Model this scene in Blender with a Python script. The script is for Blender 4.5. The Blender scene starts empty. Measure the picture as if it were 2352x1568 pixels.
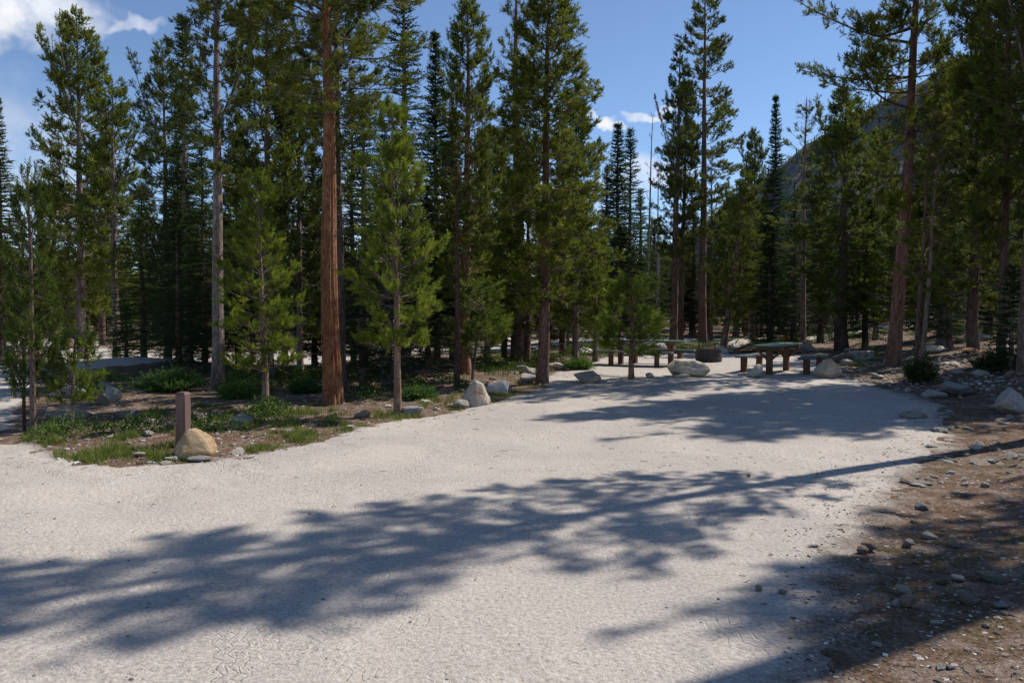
import bpy, math, random
import numpy as np
from mathutils import Vector, Matrix, Quaternion

# ------------------------------------------------------------------ camera, sky, sun, exposure
scene = bpy.context.scene
COL = scene.collection
FPX, W2, H2 = 1846.0, 1176.0, 784.0            # photo measured on a 2352 x 1568 grid
PITCH = -math.atan(72 / FPX)      # tipped a little down: horizon at row 712
EYE = np.array([0.0, 0.0, 1.65])
cam_d = bpy.data.cameras.new('camera')
cam_d.sensor_width = 36.0
cam_d.lens = 36.0 * FPX / 2352.0
cam_d.clip_start = 0.1
cam_d.clip_end = 6000
cam = bpy.data.objects.new('camera', cam_d)
COL.objects.link(cam)
cam.location = EYE
cam.rotation_euler = (math.pi / 2 + PITCH, 0, 0)
scene.camera = cam

SUN_AZ = math.radians(31)       # from +X (right of frame) towards +Y (into the scene)
SUN_EL = math.radians(49)
SUN_DIR = np.array([math.cos(SUN_EL) * math.cos(SUN_AZ), math.cos(SUN_EL) * math.sin(SUN_AZ), math.sin(SUN_EL)])
sun_d = bpy.data.lights.new('sun', 'SUN')
sun_d.energy = 5.0
sun_d.angle = math.radians(0.53)
sun_d.color = (1.0, 0.95, 0.88)
sun = bpy.data.objects.new('sun', sun_d)
COL.objects.link(sun)
sun.rotation_euler = Vector(-SUN_DIR).to_track_quat('-Z', 'Y').to_euler()
SKY_STRENGTH = 0.132
CLOUD_STRENGTH = 0.98
scene.view_settings.view_transform = 'Standard'
scene.view_settings.look = 'None'
scene.view_settings.exposure = 0.12
scene.view_settings.gamma = 1.0
scene.view_settings.use_curve_mapping = False
scene.cycles.max_bounces = 5
scene.cycles.diffuse_bounces = 2
scene.cycles.transmission_bounces = 2
scene.cycles.transparent_max_bounces = 4

CF = np.array([0, math.cos(PITCH), math.sin(PITCH)])
CU = np.array([0, -math.sin(PITCH), math.cos(PITCH)])
CR = np.array([1.0, 0, 0])


def pix_dir(u, v):
    d = CF + CR * ((u - W2) / FPX) + CU * ((H2 - v) / FPX)
    return d / np.linalg.norm(d)


def at_depth(u, v, Y):
    d = pix_dir(u, v)
    return EYE + d * (Y / d[1])


# ------------------------------------------------------------------ node helpers
def nn(nt, typ, **kw):
    n = nt.nodes.new(typ)
    for k, v in kw.items():
        if k == 'inp':
            for kk, vv in v.items():
                n.inputs[kk].default_value = vv
        else:
            setattr(n, k, v)
    return n


def math_n(nt, op, a, b=None, c=None, clamp=False):
    n = nt.nodes.new('ShaderNodeMath')
    n.operation = op
    n.use_clamp = clamp
    for i, x in enumerate((a, b, c)):
        if x is None:
            continue
        if isinstance(x, (int, float)):
            n.inputs[i].default_value = x
        else:
            nt.links.new(x, n.inputs[i])
    return n.outputs[0]


def vmath(nt, op, a, b=None):
    n = nt.nodes.new('ShaderNodeVectorMath')
    n.operation = op
    for i, x in enumerate((a, b)):
        if x is None:
            continue
        if isinstance(x, (tuple, list, np.ndarray)):
            n.inputs[i].default_value = tuple(float(q) for q in x)
        else:
            nt.links.new(x, n.inputs[i])
    return n.outputs['Value'] if op in ('DOT_PRODUCT', 'LENGTH', 'DISTANCE') else n.outputs['Vector']


def maprange(nt, val, a, b, c=0.0, d=1.0, smooth=True):
    n = nt.nodes.new('ShaderNodeMapRange')
    n.interpolation_type = 'SMOOTHSTEP' if smooth else 'LINEAR'
    nt.links.new(val, n.inputs['Value'])
    n.inputs['From Min'].default_value = a
    n.inputs['From Max'].default_value = b
    n.inputs['To Min'].default_value = c
    n.inputs['To Max'].default_value = d
    return n.outputs['Result']


def mixc(nt, fac, a, b, blend='MIX'):
    n = nt.nodes.new('ShaderNodeMix')
    n.data_type = 'RGBA'
    n.blend_type = blend
    n.clamp_factor = True
    for sock, x in ((n.inputs['Factor'], fac), (n.inputs['A'], a), (n.inputs['B'], b)):
        if isinstance(x, (int, float)):
            sock.default_value = x
        elif isinstance(x, tuple):
            sock.default_value = x if len(x) == 4 else (*x, 1)
        else:
            nt.links.new(x, sock)
    return [o for o in n.outputs if o.type == 'RGBA'][0]


def noise(nt, vec, scale, detail=4, rough=0.55, dist=0.0, dim='3D'):
    n = nt.nodes.new('ShaderNodeTexNoise')
    n.noise_dimensions = dim
    n.inputs['Scale'].default_value = scale
    n.inputs['Detail'].default_value = detail
    n.inputs['Roughness'].default_value = rough
    n.inputs['Distortion'].default_value = dist
    if vec is not None:
        nt.links.new(vec, n.inputs['Vector'])
    return n


def ramp(nt, fac, stops):
    n = nt.nodes.new('ShaderNodeValToRGB')
    e = n.color_ramp.elements
    while len(e) < len(stops):
        e.new(0.5)
    for i, (p, c) in enumerate(stops):
        e[i].position = p
        e[i].color = (*c, 1) if len(c) == 3 else c
    nt.links.new(fac, n.inputs['Fac'])
    return n.outputs['Color']


# ------------------------------------------------------------------ world: sky with a few clouds
world = bpy.data.worlds.new('World')
scene.world = world
world.use_nodes = True
world.cycles.sampling_method = 'MANUAL'
world.cycles.sample_map_resolution = 256
wt = world.node_tree
wt.nodes.clear()
sky = nn(wt, 'ShaderNodeTexSky', sky_type='NISHITA', sun_disc=False)
sky.sun_elevation = SUN_EL
sky.sun_rotation = math.pi / 2 - SUN_AZ
sky.altitude = 2600
sky.air_density = 1.0
sky.dust_density = 0.15
sky.ozone_density = 3.2
tc = nn(wt, 'ShaderNodeTexCoord')
wdir = tc.outputs['Generated']
warp_n = noise(wt, wdir, 9.0, 4, 0.62)
warp = vmath(wt, 'SCALE', vmath(wt, 'SUBTRACT', warp_n.outputs['Color'], (0.5, 0.5, 0.5)))
warp.node.inputs['Scale'].default_value = 0.13
wd = vmath(wt, 'ADD', wdir, warp)
# clouds: photo position, half width and half height, density
CLOUDS = [(45, 8, 140, 62, 1.0), (-110, 50, 150, 60, 1.0), (290, 62, 62, 14, 0.6), (1476, 262, 56, 15, 0.9), (1392, 299, 34, 14, 0.95),
          (1525, 236, 40, 13, 0.75), (40, 400, 200, 170, 0.34), (1500, 420, 90, 40, 0.5), (1000, 490, 420, 90, 0.35),
          (-900, 250, 180, 65, 0.9), (3300, 150, 200, 65, 0.8)]
acc = None
for (u, v, rx, ry, dens) in CLOUDS:
    c = pix_dir(u, v)
    r_ = np.cross(c, [0, 0, 1.0]); r_ /= np.linalg.norm(r_)
    u_ = np.cross(r_, c)
    dx = math_n(wt, 'MULTIPLY_ADD', vmath(wt, 'DOT_PRODUCT', wd, r_), FPX / rx, -float(np.dot(c, r_)) * FPX / rx)
    dy = math_n(wt, 'MULTIPLY_ADD', vmath(wt, 'DOT_PRODUCT', wd, u_), FPX / ry, -float(np.dot(c, u_)) * FPX / ry)
    front = math_n(wt, 'GREATER_THAN', vmath(wt, 'DOT_PRODUCT', wdir, c), 0.4)
    d2 = math_n(wt, 'MULTIPLY_ADD', dx, dx, math_n(wt, 'MULTIPLY', dy, dy))
    m = math_n(wt, 'MULTIPLY', math_n(wt, 'MULTIPLY', maprange(wt, d2, 1.5, 0.0), dens), front)
    acc = m if acc is None else math_n(wt, 'MAXIMUM', acc, m)
fine = noise(wt, wdir, 28.0, 4, 0.6)
mask = math_n(wt, 'MULTIPLY', acc, maprange(wt, fine.outputs['Fac'], 0.25, 0.62, 0.35, 1.0), clamp=True)
ccol = mixc(wt, maprange(wt, warp_n.outputs['Fac'], 0.35, 0.65), (0.80, 0.84, 0.92), (1.0, 0.98, 0.96))
bg_sky = nn(wt, 'ShaderNodeBackground', inp={'Strength': SKY_STRENGTH})
wt.links.new(sky.outputs['Color'], bg_sky.inputs['Color'])
bg_cl = nn(wt, 'ShaderNodeBackground', inp={'Strength': CLOUD_STRENGTH})
wt.links.new(ccol, bg_cl.inputs['Color'])
wmix = nn(wt, 'ShaderNodeMixShader')
wt.links.new(mask, wmix.inputs[0])
wt.links.new(bg_sky.outputs[0], wmix.inputs[1])
wt.links.new(bg_cl.outputs[0], wmix.inputs[2])
wout = nn(wt, 'ShaderNodeOutputWorld')
wt.links.new(wmix.outputs[0], wout.inputs['Surface'])

# ------------------------------------------------------------------ numeric helpers
rng = np.random.default_rng(7)


def _hash(ix, iy, seed):
    h = (ix.astype(np.int64) * 374761393 + iy.astype(np.int64) * 668265263 + seed * 974634721) & 0xFFFFFFFF
    h = ((h ^ (h >> 13)) * 1274126177) & 0xFFFFFFFF
    h = h ^ (h >> 16)
    return (h & 0xFFFF) / 65535.0


def vnoise(x, y, seed=0):
    x = np.asarray(x, float); y = np.asarray(y, float)
    ix = np.floor(x); iy = np.floor(y)
    fx = x - ix; fy = y - iy
    fx = fx * fx * (3 - 2 * fx); fy = fy * fy * (3 - 2 * fy)
    a = _hash(ix, iy, seed); b = _hash(ix + 1, iy, seed); c = _hash(ix, iy + 1, seed); d = _hash(ix + 1, iy + 1, seed)
    return (a + (b - a) * fx) * (1 - fy) + (c + (d - c) * fx) * fy


def fbm(x, y, octaves=4, seed=0):
    s = 0; a = 0.5; t = 0
    for i in range(octaves):
        s = s + a * vnoise(np.asarray(x) * 2 ** i, np.asarray(y) * 2 ** i, seed + i * 17)
        t += a; a *= 0.5
    return s / t - 0.5


def sstep(x, a, b):
    t = np.clip((x - a) / (b - a), 0, 1)
    return t * t * (3 - 2 * t)


def poly_sdf(px, py, poly):
    """signed distance, positive inside"""
    poly = np.asarray(poly, float)
    d = np.full(px.shape, 1e9)
    inside = np.zeros(px.shape, bool)
    n = len(poly)
    for i in range(n):
        ax, ay = poly[i]; bx, by = poly[(i + 1) % n]
        ex, ey = bx - ax, by - ay
        t = np.clip(((px - ax) * ex + (py - ay) * ey) / (ex * ex + ey * ey + 1e-12), 0, 1)
        d = np.minimum(d, np.hypot(px - ax - t * ex, py - ay - t * ey))
        c = ((ay > py) != (by > py))
        xs = ex * (py - ay) / (ey if abs(ey) > 1e-12 else 1e-12) + ax
        inside ^= (c & (px < xs))
    return np.where(inside, d, -d)


# ------------------------------------------------------------------ terrain
_ey = [-20, 0, 3.5, 5.2, 7.9, 10.6, 14, 19.3, 30, 60, 200]
_ex = [0.5, 0.9, 1.7, 2.5, 4.3, 6.4, 7.9, 8.3, 12, 20, 50]


def h_base(x, y):
    x = np.asarray(x, float); y = np.asarray(y, float)
    d = x - np.interp(y, _ey, _ex)
    dp = np.maximum(d, 0)
    bank = 0.115 * np.minimum(dp, 9) * sstep(dp, 0, 2.0) + 0.06 * np.clip(dp - 9, 0, 60)
    bank = bank + 0.02 * np.clip(y - 60, 0, 200) * sstep(x, -10, 60)
    mound = 0.32 * np.exp(-(((x + 10.6) / 2.6) ** 2 + ((y - 22.5) / 1.6) ** 2))
    pad = 0.06 * sstep(y, 14, 20) * sstep(x, 0, 3)
    return bank + mound + pad + 0.05 * fbm(x / 6, y / 6, 2, 3)


_TS = 1.5 * 1.025 ** np.arange(225)


def g0(u, v):
    """pixel -> point on the smooth terrain"""
    d = pix_dir(u, v)
    ts = _TS
    for _ in range(3):
        P = EYE + d * ts[:, None]
        below = P[:, 2] <= h_base(P[:, 0], P[:, 1])
        i = int(np.argmax(below)) if below.any() else len(ts) - 1
        ts = np.linspace(ts[max(i - 1, 0)], ts[i], 24)
    return EYE + d * ts[-1]


def gp(pts):
    return [tuple(g0(u, v)[:2]) for u, v in pts]


CLEARING = [(-16, -6)] + [(-16, 8.5), (-10, 9.5)] + gp([(5, 1018), (48, 1016), (117, 1046), (200, 1062), (330, 1070), (480, 1062), (600, 1042), (700, 1020), (800, 990), (910, 966),
            (985, 955), (1060, 940), (1150, 922), (1250, 893), (1235, 876), (1275, 857), (1330, 838), (1395, 820), (1500, 814), (1620, 812), (1700, 812), (1760, 813), (1880, 818),
            (1915, 838), (1950, 868), (2040, 890), (2130, 905), (2170, 935), (2190, 975), (2170, 1020), (2150, 1060), (2090, 1130), (2050, 1200), (2000, 1290), (1960, 1380), (1950, 1470), (1960, 1560)]) + [(1.3, 2.5), (1.0, -6)]
ROAD = [(-16, 6), (-8.5, 8.2)] + gp([(5, 1022), (22, 985), (62, 912), (88, 872), (150, 856), (250, 843), (350, 836), (540, 836), (730, 836), (900, 815), (1040, 811), (1200, 802), (1400, 791), (1600, 787), (1800, 781)]) + \
       [(24, 44), (24, 50)] + gp([(1800, 776), (1600, 777), (1400, 771), (1200, 786), (1040, 797), (730, 802), (540, 810), (350, 804), (240, 796), (215, 780)]) + [(-26, 46), (-32, 44)] + gp([(120, 812), (60, 830), (0, 838)]) + [(-22, 20), (-24, 10)]


def G_clear(x, y):
    return poly_sdf(x, y, CLEARING)


def G_road(x, y):
    return poly_sdf(x, y, ROAD)


def G_any(x, y):
    return np.maximum(G_clear(x, y), G_road(x, y))


def h_floor(x, y, G=None):
    x = np.asarray(x, float); y = np.asarray(y, float)
    if G is None:
        G = G_any(x, y)
    out = sstep(-G, 0.0, 1.2)
    z = h_base(x, y) + out * (0.16 * fbm(x / 1.7, y / 1.7, 3, 11) + 0.05 * fbm(x / 0.4, y / 0.4, 2, 31) + 0.02)
    return z - 0.05 * sstep(G, 0.05, 0.6)


def h_gravel(x, y, G):
    z = h_base(x, y) + np.clip(G * 0.05, -0.06, 0.014)
    edge = np.exp(-(G / 0.35) ** 2)
    z = z + 0.035 * fbm(x / 0.9, y / 0.9, 3, 5) * sstep(G, -0.3, 0.6) + (0.012 + 0.03 * edge) * fbm(x / 0.16, y / 0.16, 2, 9) + 0.05 * edge * fbm(x / 0.6, y / 0.6, 3, 15)
    return z


def surf(x, y):
    """height of whatever ground is on top"""
    x = np.atleast_1d(np.asarray(x, float)); y = np.atleast_1d(np.asarray(y, float))
    gc, gr = G_clear(x, y), G_road(x, y)
    g = np.maximum(gc, gr)
    zf = h_floor(x, y, g)
    zg = h_gravel(x, y, g)
    return np.where(g > -0.35, np.maximum(zf, zg), zf)


def gpt(u, v):
    p = g0(u, v)
    return np.array([p[0], p[1], float(surf(p[0], p[1])[0])])


# ------------------------------------------------------------------ mesh builders
def make_mesh(name, V, F, mats, smooth=False, attr=None, mat_idx=None):
    """V (n,3); F: (m,3) or (m,4) array or list of such arrays"""
    me = bpy.data.meshes.new(name)
    V = np.ascontiguousarray(V, np.float32)
    Fs = F if isinstance(F, list) else [F]
    Fs = [np.asarray(f, np.int32) for f in Fs if len(f)]
    me.vertices.add(len(V))
    me.vertices.foreach_set('co', V.ravel())
    nl = sum(f.size for f in Fs)
    npoly = sum(len(f) for f in Fs)
    me.loops.add(nl)
    me.loops.foreach_set('vertex_index', np.concatenate([f.ravel() for f in Fs]))
    me.polygons.add(npoly)
    starts = []
    o = 0
    for f in Fs:
        starts.append(o + np.arange(len(f)) * f.shape[1])
        o += f.size
    me.polygons.foreach_set('loop_start', np.concatenate(starts).astype(np.int32))
    if mat_idx is not None:
        me.polygons.foreach_set('material_index', np.asarray(mat_idx, np.int32))
    me.polygons.foreach_set('use_smooth', np.full(npoly, smooth))
    for m in (mats if isinstance(mats, (list, tuple)) else [mats]):
        me.materials.append(m)
    if attr:
        for an, av in attr.items():
            a = me.attributes.new(an, 'FLOAT', 'POINT')
            a.data.foreach_set('value', np.ascontiguousarray(av, np.float32))
    me.update(calc_edges=True)
    return me


def link(name, data, parent=None, loc=None, label=None, cat=None, group=None, kind=None):
    o = bpy.data.objects.new(name, data)
    COL.objects.link(o)
    if parent is not None:
        o.parent = parent
    if loc is not None:
        o.location = loc
    if label:
        o['label'] = label
    if cat:
        o['category'] = cat
    if group:
        o['group'] = group
    if kind:
        o['kind'] = kind
    return o


def tubes(P, R, m):
    """P (N,K,3), R (N,K) -> verts, quads"""
    N, K, _ = P.shape
    T = np.gradient(P, axis=1)
    T /= np.linalg.norm(T, axis=2, keepdims=True) + 1e-9
    ref = np.where(np.abs(T[..., 2:3]) > 0.9, np.array([1.0, 0, 0]), np.array([0, 0, 1.0]))
    A = np.cross(T, ref); A /= np.linalg.norm(A, axis=2, keepdims=True) + 1e-9
    B = np.cross(T, A)
    ang = np.arange(m) * 2 * np.pi / m
    V = P[:, :, None, :] + R[:, :, None, None] * (A[:, :, None, :] * np.cos(ang)[:, None] + B[:, :, None, :] * np.sin(ang)[:, None])
    idx = np.arange(N * K * m).reshape(N, K, m)
    a = idx[:, :-1, :]; b = np.roll(idx, -1, 2)[:, :-1, :]; c = np.roll(idx, -1, 2)[:, 1:, :]; d = idx[:, 1:, :]
    return V.reshape(-1, 3), np.stack([a, b, c, d], -1).reshape(-1, 4)


def box_vf(sx, sy, sz, c=(0, 0, 0), bev=0.0):
    """box of full size, optionally chamfered on its vertical edges and top"""
    if bev <= 0:
        x, y, z = sx / 2, sy / 2, sz / 2
        V = np.array([[-x, -y, -z], [x, -y, -z], [x, y, -z], [-x, y, -z], [-x, -y, z], [x, -y, z], [x, y, z], [-x, y, z]])
        F = np.array([[0, 3, 2, 1], [4, 5, 6, 7], [0, 1, 5, 4], [1, 2, 6, 5], [2, 3, 7, 6], [3, 0, 4, 7]])
        return V + np.array(c), F
    import bmesh
    bm = bmesh.new()
    bmesh.ops.create_cube(bm, size=1.0)
    for v in bm.verts:
        v.co.x *= sx; v.co.y *= sy; v.co.z *= sz
    bmesh.ops.bevel(bm, geom=list(bm.edges), offset=bev, segments=1, profile=0.5, affect='EDGES')
    bmesh.ops.triangulate(bm, faces=bm.faces)
    bm.verts.ensure_lookup_table()
    V = np.array([v.co[:] for v in bm.verts])
    F = np.array([[v.index for v in f.verts] for f in bm.faces])
    bm.free()
    return V + np.array(c), F


def join_vf(parts):
    Vs, F3, F4, o = [], [], [], 0
    for V, F in parts:
        Vs.append(V)
        F = np.asarray(F)
        (F3 if F.shape[1] == 3 else F4).append(F + o)
        o += len(V)
    Fs = []
    if F3:
        Fs.append(np.concatenate(F3))
    if F4:
        Fs.append(np.concatenate(F4))
    return np.concatenate(Vs), Fs


# ------------------------------------------------------------------ materials
def new_mat(name):
    m = bpy.data.materials.new(name)
    m.use_nodes = True
    nt = m.node_tree
    nt.nodes.clear()
    out = nt.nodes.new('ShaderNodeOutputMaterial')
    return m, nt, out


def pbsdf(nt, out, col, rough=0.8, spec=0.3, height=None, bump=0.5, bdist=0.02, metal=0.0):
    p = nt.nodes.new('ShaderNodeBsdfPrincipled')
    if isinstance(col, tuple):
        p.inputs['Base Color'].default_value = (*col, 1)
    else:
        nt.links.new(col, p.inputs['Base Color'])
    if isinstance(rough, (int, float)):
        p.inputs['Roughness'].default_value = rough
    else:
        nt.links.new(rough, p.inputs['Roughness'])
    p.inputs['Specular IOR Level'].default_value = spec
    p.inputs['Metallic'].default_value = metal
    if height is not None:
        b = nt.nodes.new('ShaderNodeBump')
        b.inputs['Strength'].default_value = bump
        b.inputs['Distance'].default_value = bdist
        nt.links.new(height, b.inputs['Height'])
        nt.links.new(b.outputs['Normal'], p.inputs['Normal'])
    if out is not None:
        nt.links.new(p.outputs[0], out.inputs['Surface'])
    return p


def objvec(nt):
    return nt.nodes.new('ShaderNodeTexCoord').outputs['Object']


def needle_mat(name, c_dark, c_mid, c_light, trans=0.28):
    m, nt, out = new_mat(name)
    a = nn(nt, 'ShaderNodeAttribute', attribute_name='tint')
    oi = nn(nt, 'ShaderNodeObjectInfo')
    col = ramp(nt, a.outputs['Fac'], [(0.0, c_dark), (0.5, c_mid), (0.94, c_light), (1.0, (0.16, 0.085, 0.03))])
    col = mixc(nt, 1.0, col, oi.outputs['Color'], 'MULTIPLY')
    p = pbsdf(nt, None, col, 0.62, 0.22)
    t = nn(nt, 'ShaderNodeBsdfTranslucent')
    nt.links.new(col, t.inputs['Color'])
    mx = nn(nt, 'ShaderNodeMixShader', inp={0: trans})
    nt.links.new(p.outputs[0], mx.inputs[1])
    nt.links.new(t.outputs[0], mx.inputs[2])
    nt.links.new(mx.outputs[0], out.inputs['Surface'])
    return m


M_PINE = needle_mat('pine_needles', (0.046, 0.066, 0.013), (0.138, 0.172, 0.026), (0.265, 0.280, 0.044), 0.38)
M_FIR = needle_mat('fir_needles', (0.022, 0.045, 0.015), (0.052, 0.090, 0.024), (0.095, 0.135, 0.034), 0.32)
M_LEAF = needle_mat('undergrowth_leaf', (0.035, 0.065, 0.012), (0.075, 0.125, 0.02), (0.13, 0.18, 0.03), 0.35)
M_GRASS = needle_mat('grass_blade', (0.08, 0.115, 0.018), (0.16, 0.21, 0.032), (0.32, 0.29, 0.11), 0.35)


def bark_mat(name, c1, c2, c3, stretch=0.22, scale=14.0):
    m, nt, out = new_mat(name)
    oi = nn(nt, 'ShaderNodeObjectInfo')
    ov = objvec(nt)
    mp = nn(nt, 'ShaderNodeMapping')
    mp.inputs['Scale'].default_value = (1, 1, stretch)
    nt.links.new(ov, mp.inputs['Vector'])
    off = vmath(nt, 'ADD', mp.outputs[0], None)
    rnd = math_n(nt, 'MULTIPLY', oi.outputs['Random'], 37.0)
    nt.links.new(rnd, off.node.inputs[1])
    n1 = noise(nt, off, scale, 6, 0.65, 0.3)
    n2 = noise(nt, off, scale * 0.25, 3, 0.5)
    vo = nn(nt, 'ShaderNodeTexVoronoi', feature='DISTANCE_TO_EDGE')
    vo.inputs['Scale'].default_value = scale * 1.7
    nt.links.new(off, vo.inputs['Vector'])
    crack = maprange(nt, vo.outputs['Distance'], 0.0, 0.12)
    col = ramp(nt, n1.outputs['Fac'], [(0.30, c1), (0.5, c2), (0.70, c3)])
    col = mixc(nt, maprange(nt, n2.outputs['Fac'], 0.35, 0.7), col, mixc(nt, 0.5, col, c3))
    col = mixc(nt, crack, mixc(nt, 0.6, col, c1), col)
    col = mixc(nt, 1.0, col, oi.outputs['Color'], 'MULTIPLY')
    hgt = math_n(nt, 'ADD', math_n(nt, 'MULTIPLY', crack, 0.6), n1.outputs['Fac'])
    pbsdf(nt, out, col, 0.9, 0.15, hgt, 0.9, 0.012)
    return m


M_BARK = bark_mat('pine_bark', (0.07, 0.048, 0.038), (0.20, 0.145, 0.115), (0.36, 0.29, 0.25))
M_BARK_RED = bark_mat('red_pine_bark', (0.10, 0.038, 0.018), (0.31, 0.125, 0.058), (0.48, 0.25, 0.135), 0.28, 26.0)
M_BRANCH = bark_mat('branch_bark', (0.07, 0.05, 0.042), (0.17, 0.13, 0.11), (0.30, 0.26, 0.23), 0.6, 20.0)
M_DEAD = bark_mat('dead_wood', (0.16, 0.14, 0.13), (0.32, 0.29, 0.27), (0.46, 0.43, 0.41), 0.3, 16.0)


def rock_mat(name):
    m, nt, out = new_mat(name)
    oi = nn(nt, 'ShaderNodeObjectInfo')
    ov = objvec(nt)
    off = vmath(nt, 'ADD', ov, None)
    nt.links.new(math_n(nt, 'MULTIPLY', oi.outputs['Random'], 53.0), off.node.inputs[1])
    big = noise(nt, off, 3.2, 4, 0.6, 0.6)
    fine_ = noise(nt, off, 45.0, 5, 0.7)
    mid = noise(nt, off, 12.0, 5, 0.65, 0.4)
    c = ramp(nt, mid.outputs['Fac'], [(0.25, (0.62, 0.58, 0.53)), (0.5, (0.92, 0.89, 0.84)), (0.75, (1.0, 0.98, 0.94))])
    c = mixc(nt, maprange(nt, big.outputs['Fac'], 0.52, 0.64), c, mixc(nt, 1.0, c, (0.92, 0.74, 0.55), 'MULTIPLY'))
    c = mixc(nt, maprange(nt, big.outputs['Fac'], 0.44, 0.34), c, mixc(nt, 1.0, c, (0.76, 0.75, 0.73), 'MULTIPLY'))
    speck = maprange(nt, fine_.outputs['Fac'], 0.60, 0.68)
    c = mixc(nt, math_n(nt, 'MULTIPLY', speck, 0.5), c, (0.22, 0.21, 0.20))
    c = mixc(nt, 1.0, c, oi.outputs['Color'], 'MULTIPLY')
    hg = math_n(nt, 'ADD', math_n(nt, 'MULTIPLY', mid.outputs['Fac'], 1.0), math_n(nt, 'MULTIPLY', fine_.outputs['Fac'], 0.35))
    pbsdf(nt, out, c, 0.88, 0.25, hg, 1.0, 0.06)
    return m


M_ROCK = rock_mat('granite')


def floor_mat():
    m, nt, out = new_mat('forest_duff')
    ov = objvec(nt)
    n1 = noise(nt, ov, 0.55, 5, 0.6, 0.3)
    n2 = noise(nt, ov, 3.5, 5, 0.65)
    n3 = noise(nt, ov, 40.0, 4, 0.7)
    c = ramp(nt, n3.outputs['Fac'], [(0.25, (0.045, 0.027, 0.018)), (0.5, (0.135, 0.080, 0.050)), (0.72, (0.27, 0.185, 0.13))])
    gritty = maprange(nt, n2.outputs['Fac'], 0.44, 0.62)
    c = mixc(nt, math_n(nt, 'MULTIPLY', gritty, 0.75), c, ramp(nt, n3.outputs['Fac'], [(0.3, (0.13, 0.092, 0.068)), (0.7, (0.36, 0.285, 0.225))]))
    gm = math_n(nt, 'MULTIPLY', maprange(nt, n1.outputs['Fac'], 0.47, 0.58), maprange(nt, n2.outputs['Fac'], 0.55, 0.40))
    c = mixc(nt, math_n(nt, 'MULTIPLY', gm, 0.32), c, ramp(nt, n3.outputs['Fac'], [(0.3, (0.030, 0.05, 0.012)), (0.7, (0.10, 0.13, 0.03))]))
    vo = nn(nt, 'ShaderNodeTexVoronoi', feature='F1')
    vo.inputs['Scale'].default_value = 17.0
    nt.links.new(ov, vo.inputs['Vector'])
    vsel = nn(nt, 'ShaderNodeSeparateColor')
    nt.links.new(vo.outputs['Color'], vsel.inputs[0])
    peb = math_n(nt, 'MULTIPLY', maprange(nt, vo.outputs['Distance'], 0.36, 0.26), maprange(nt, vsel.outputs[0], 0.80, 0.84))
    c = mixc(nt, peb, c, mixc(nt, vsel.outputs[1], (0.30, 0.25, 0.22), (0.55, 0.51, 0.48)))
    hg = math_n(nt, 'ADD', math_n(nt, 'ADD', n3.outputs['Fac'], math_n(nt, 'MULTIPLY', n2.outputs['Fac'], 1.5)), math_n(nt, 'MULTIPLY', peb, 0.8))
    pbsdf(nt, out, c, 0.95, 0.1, hg, 0.8, 0.03)
    return m


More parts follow.
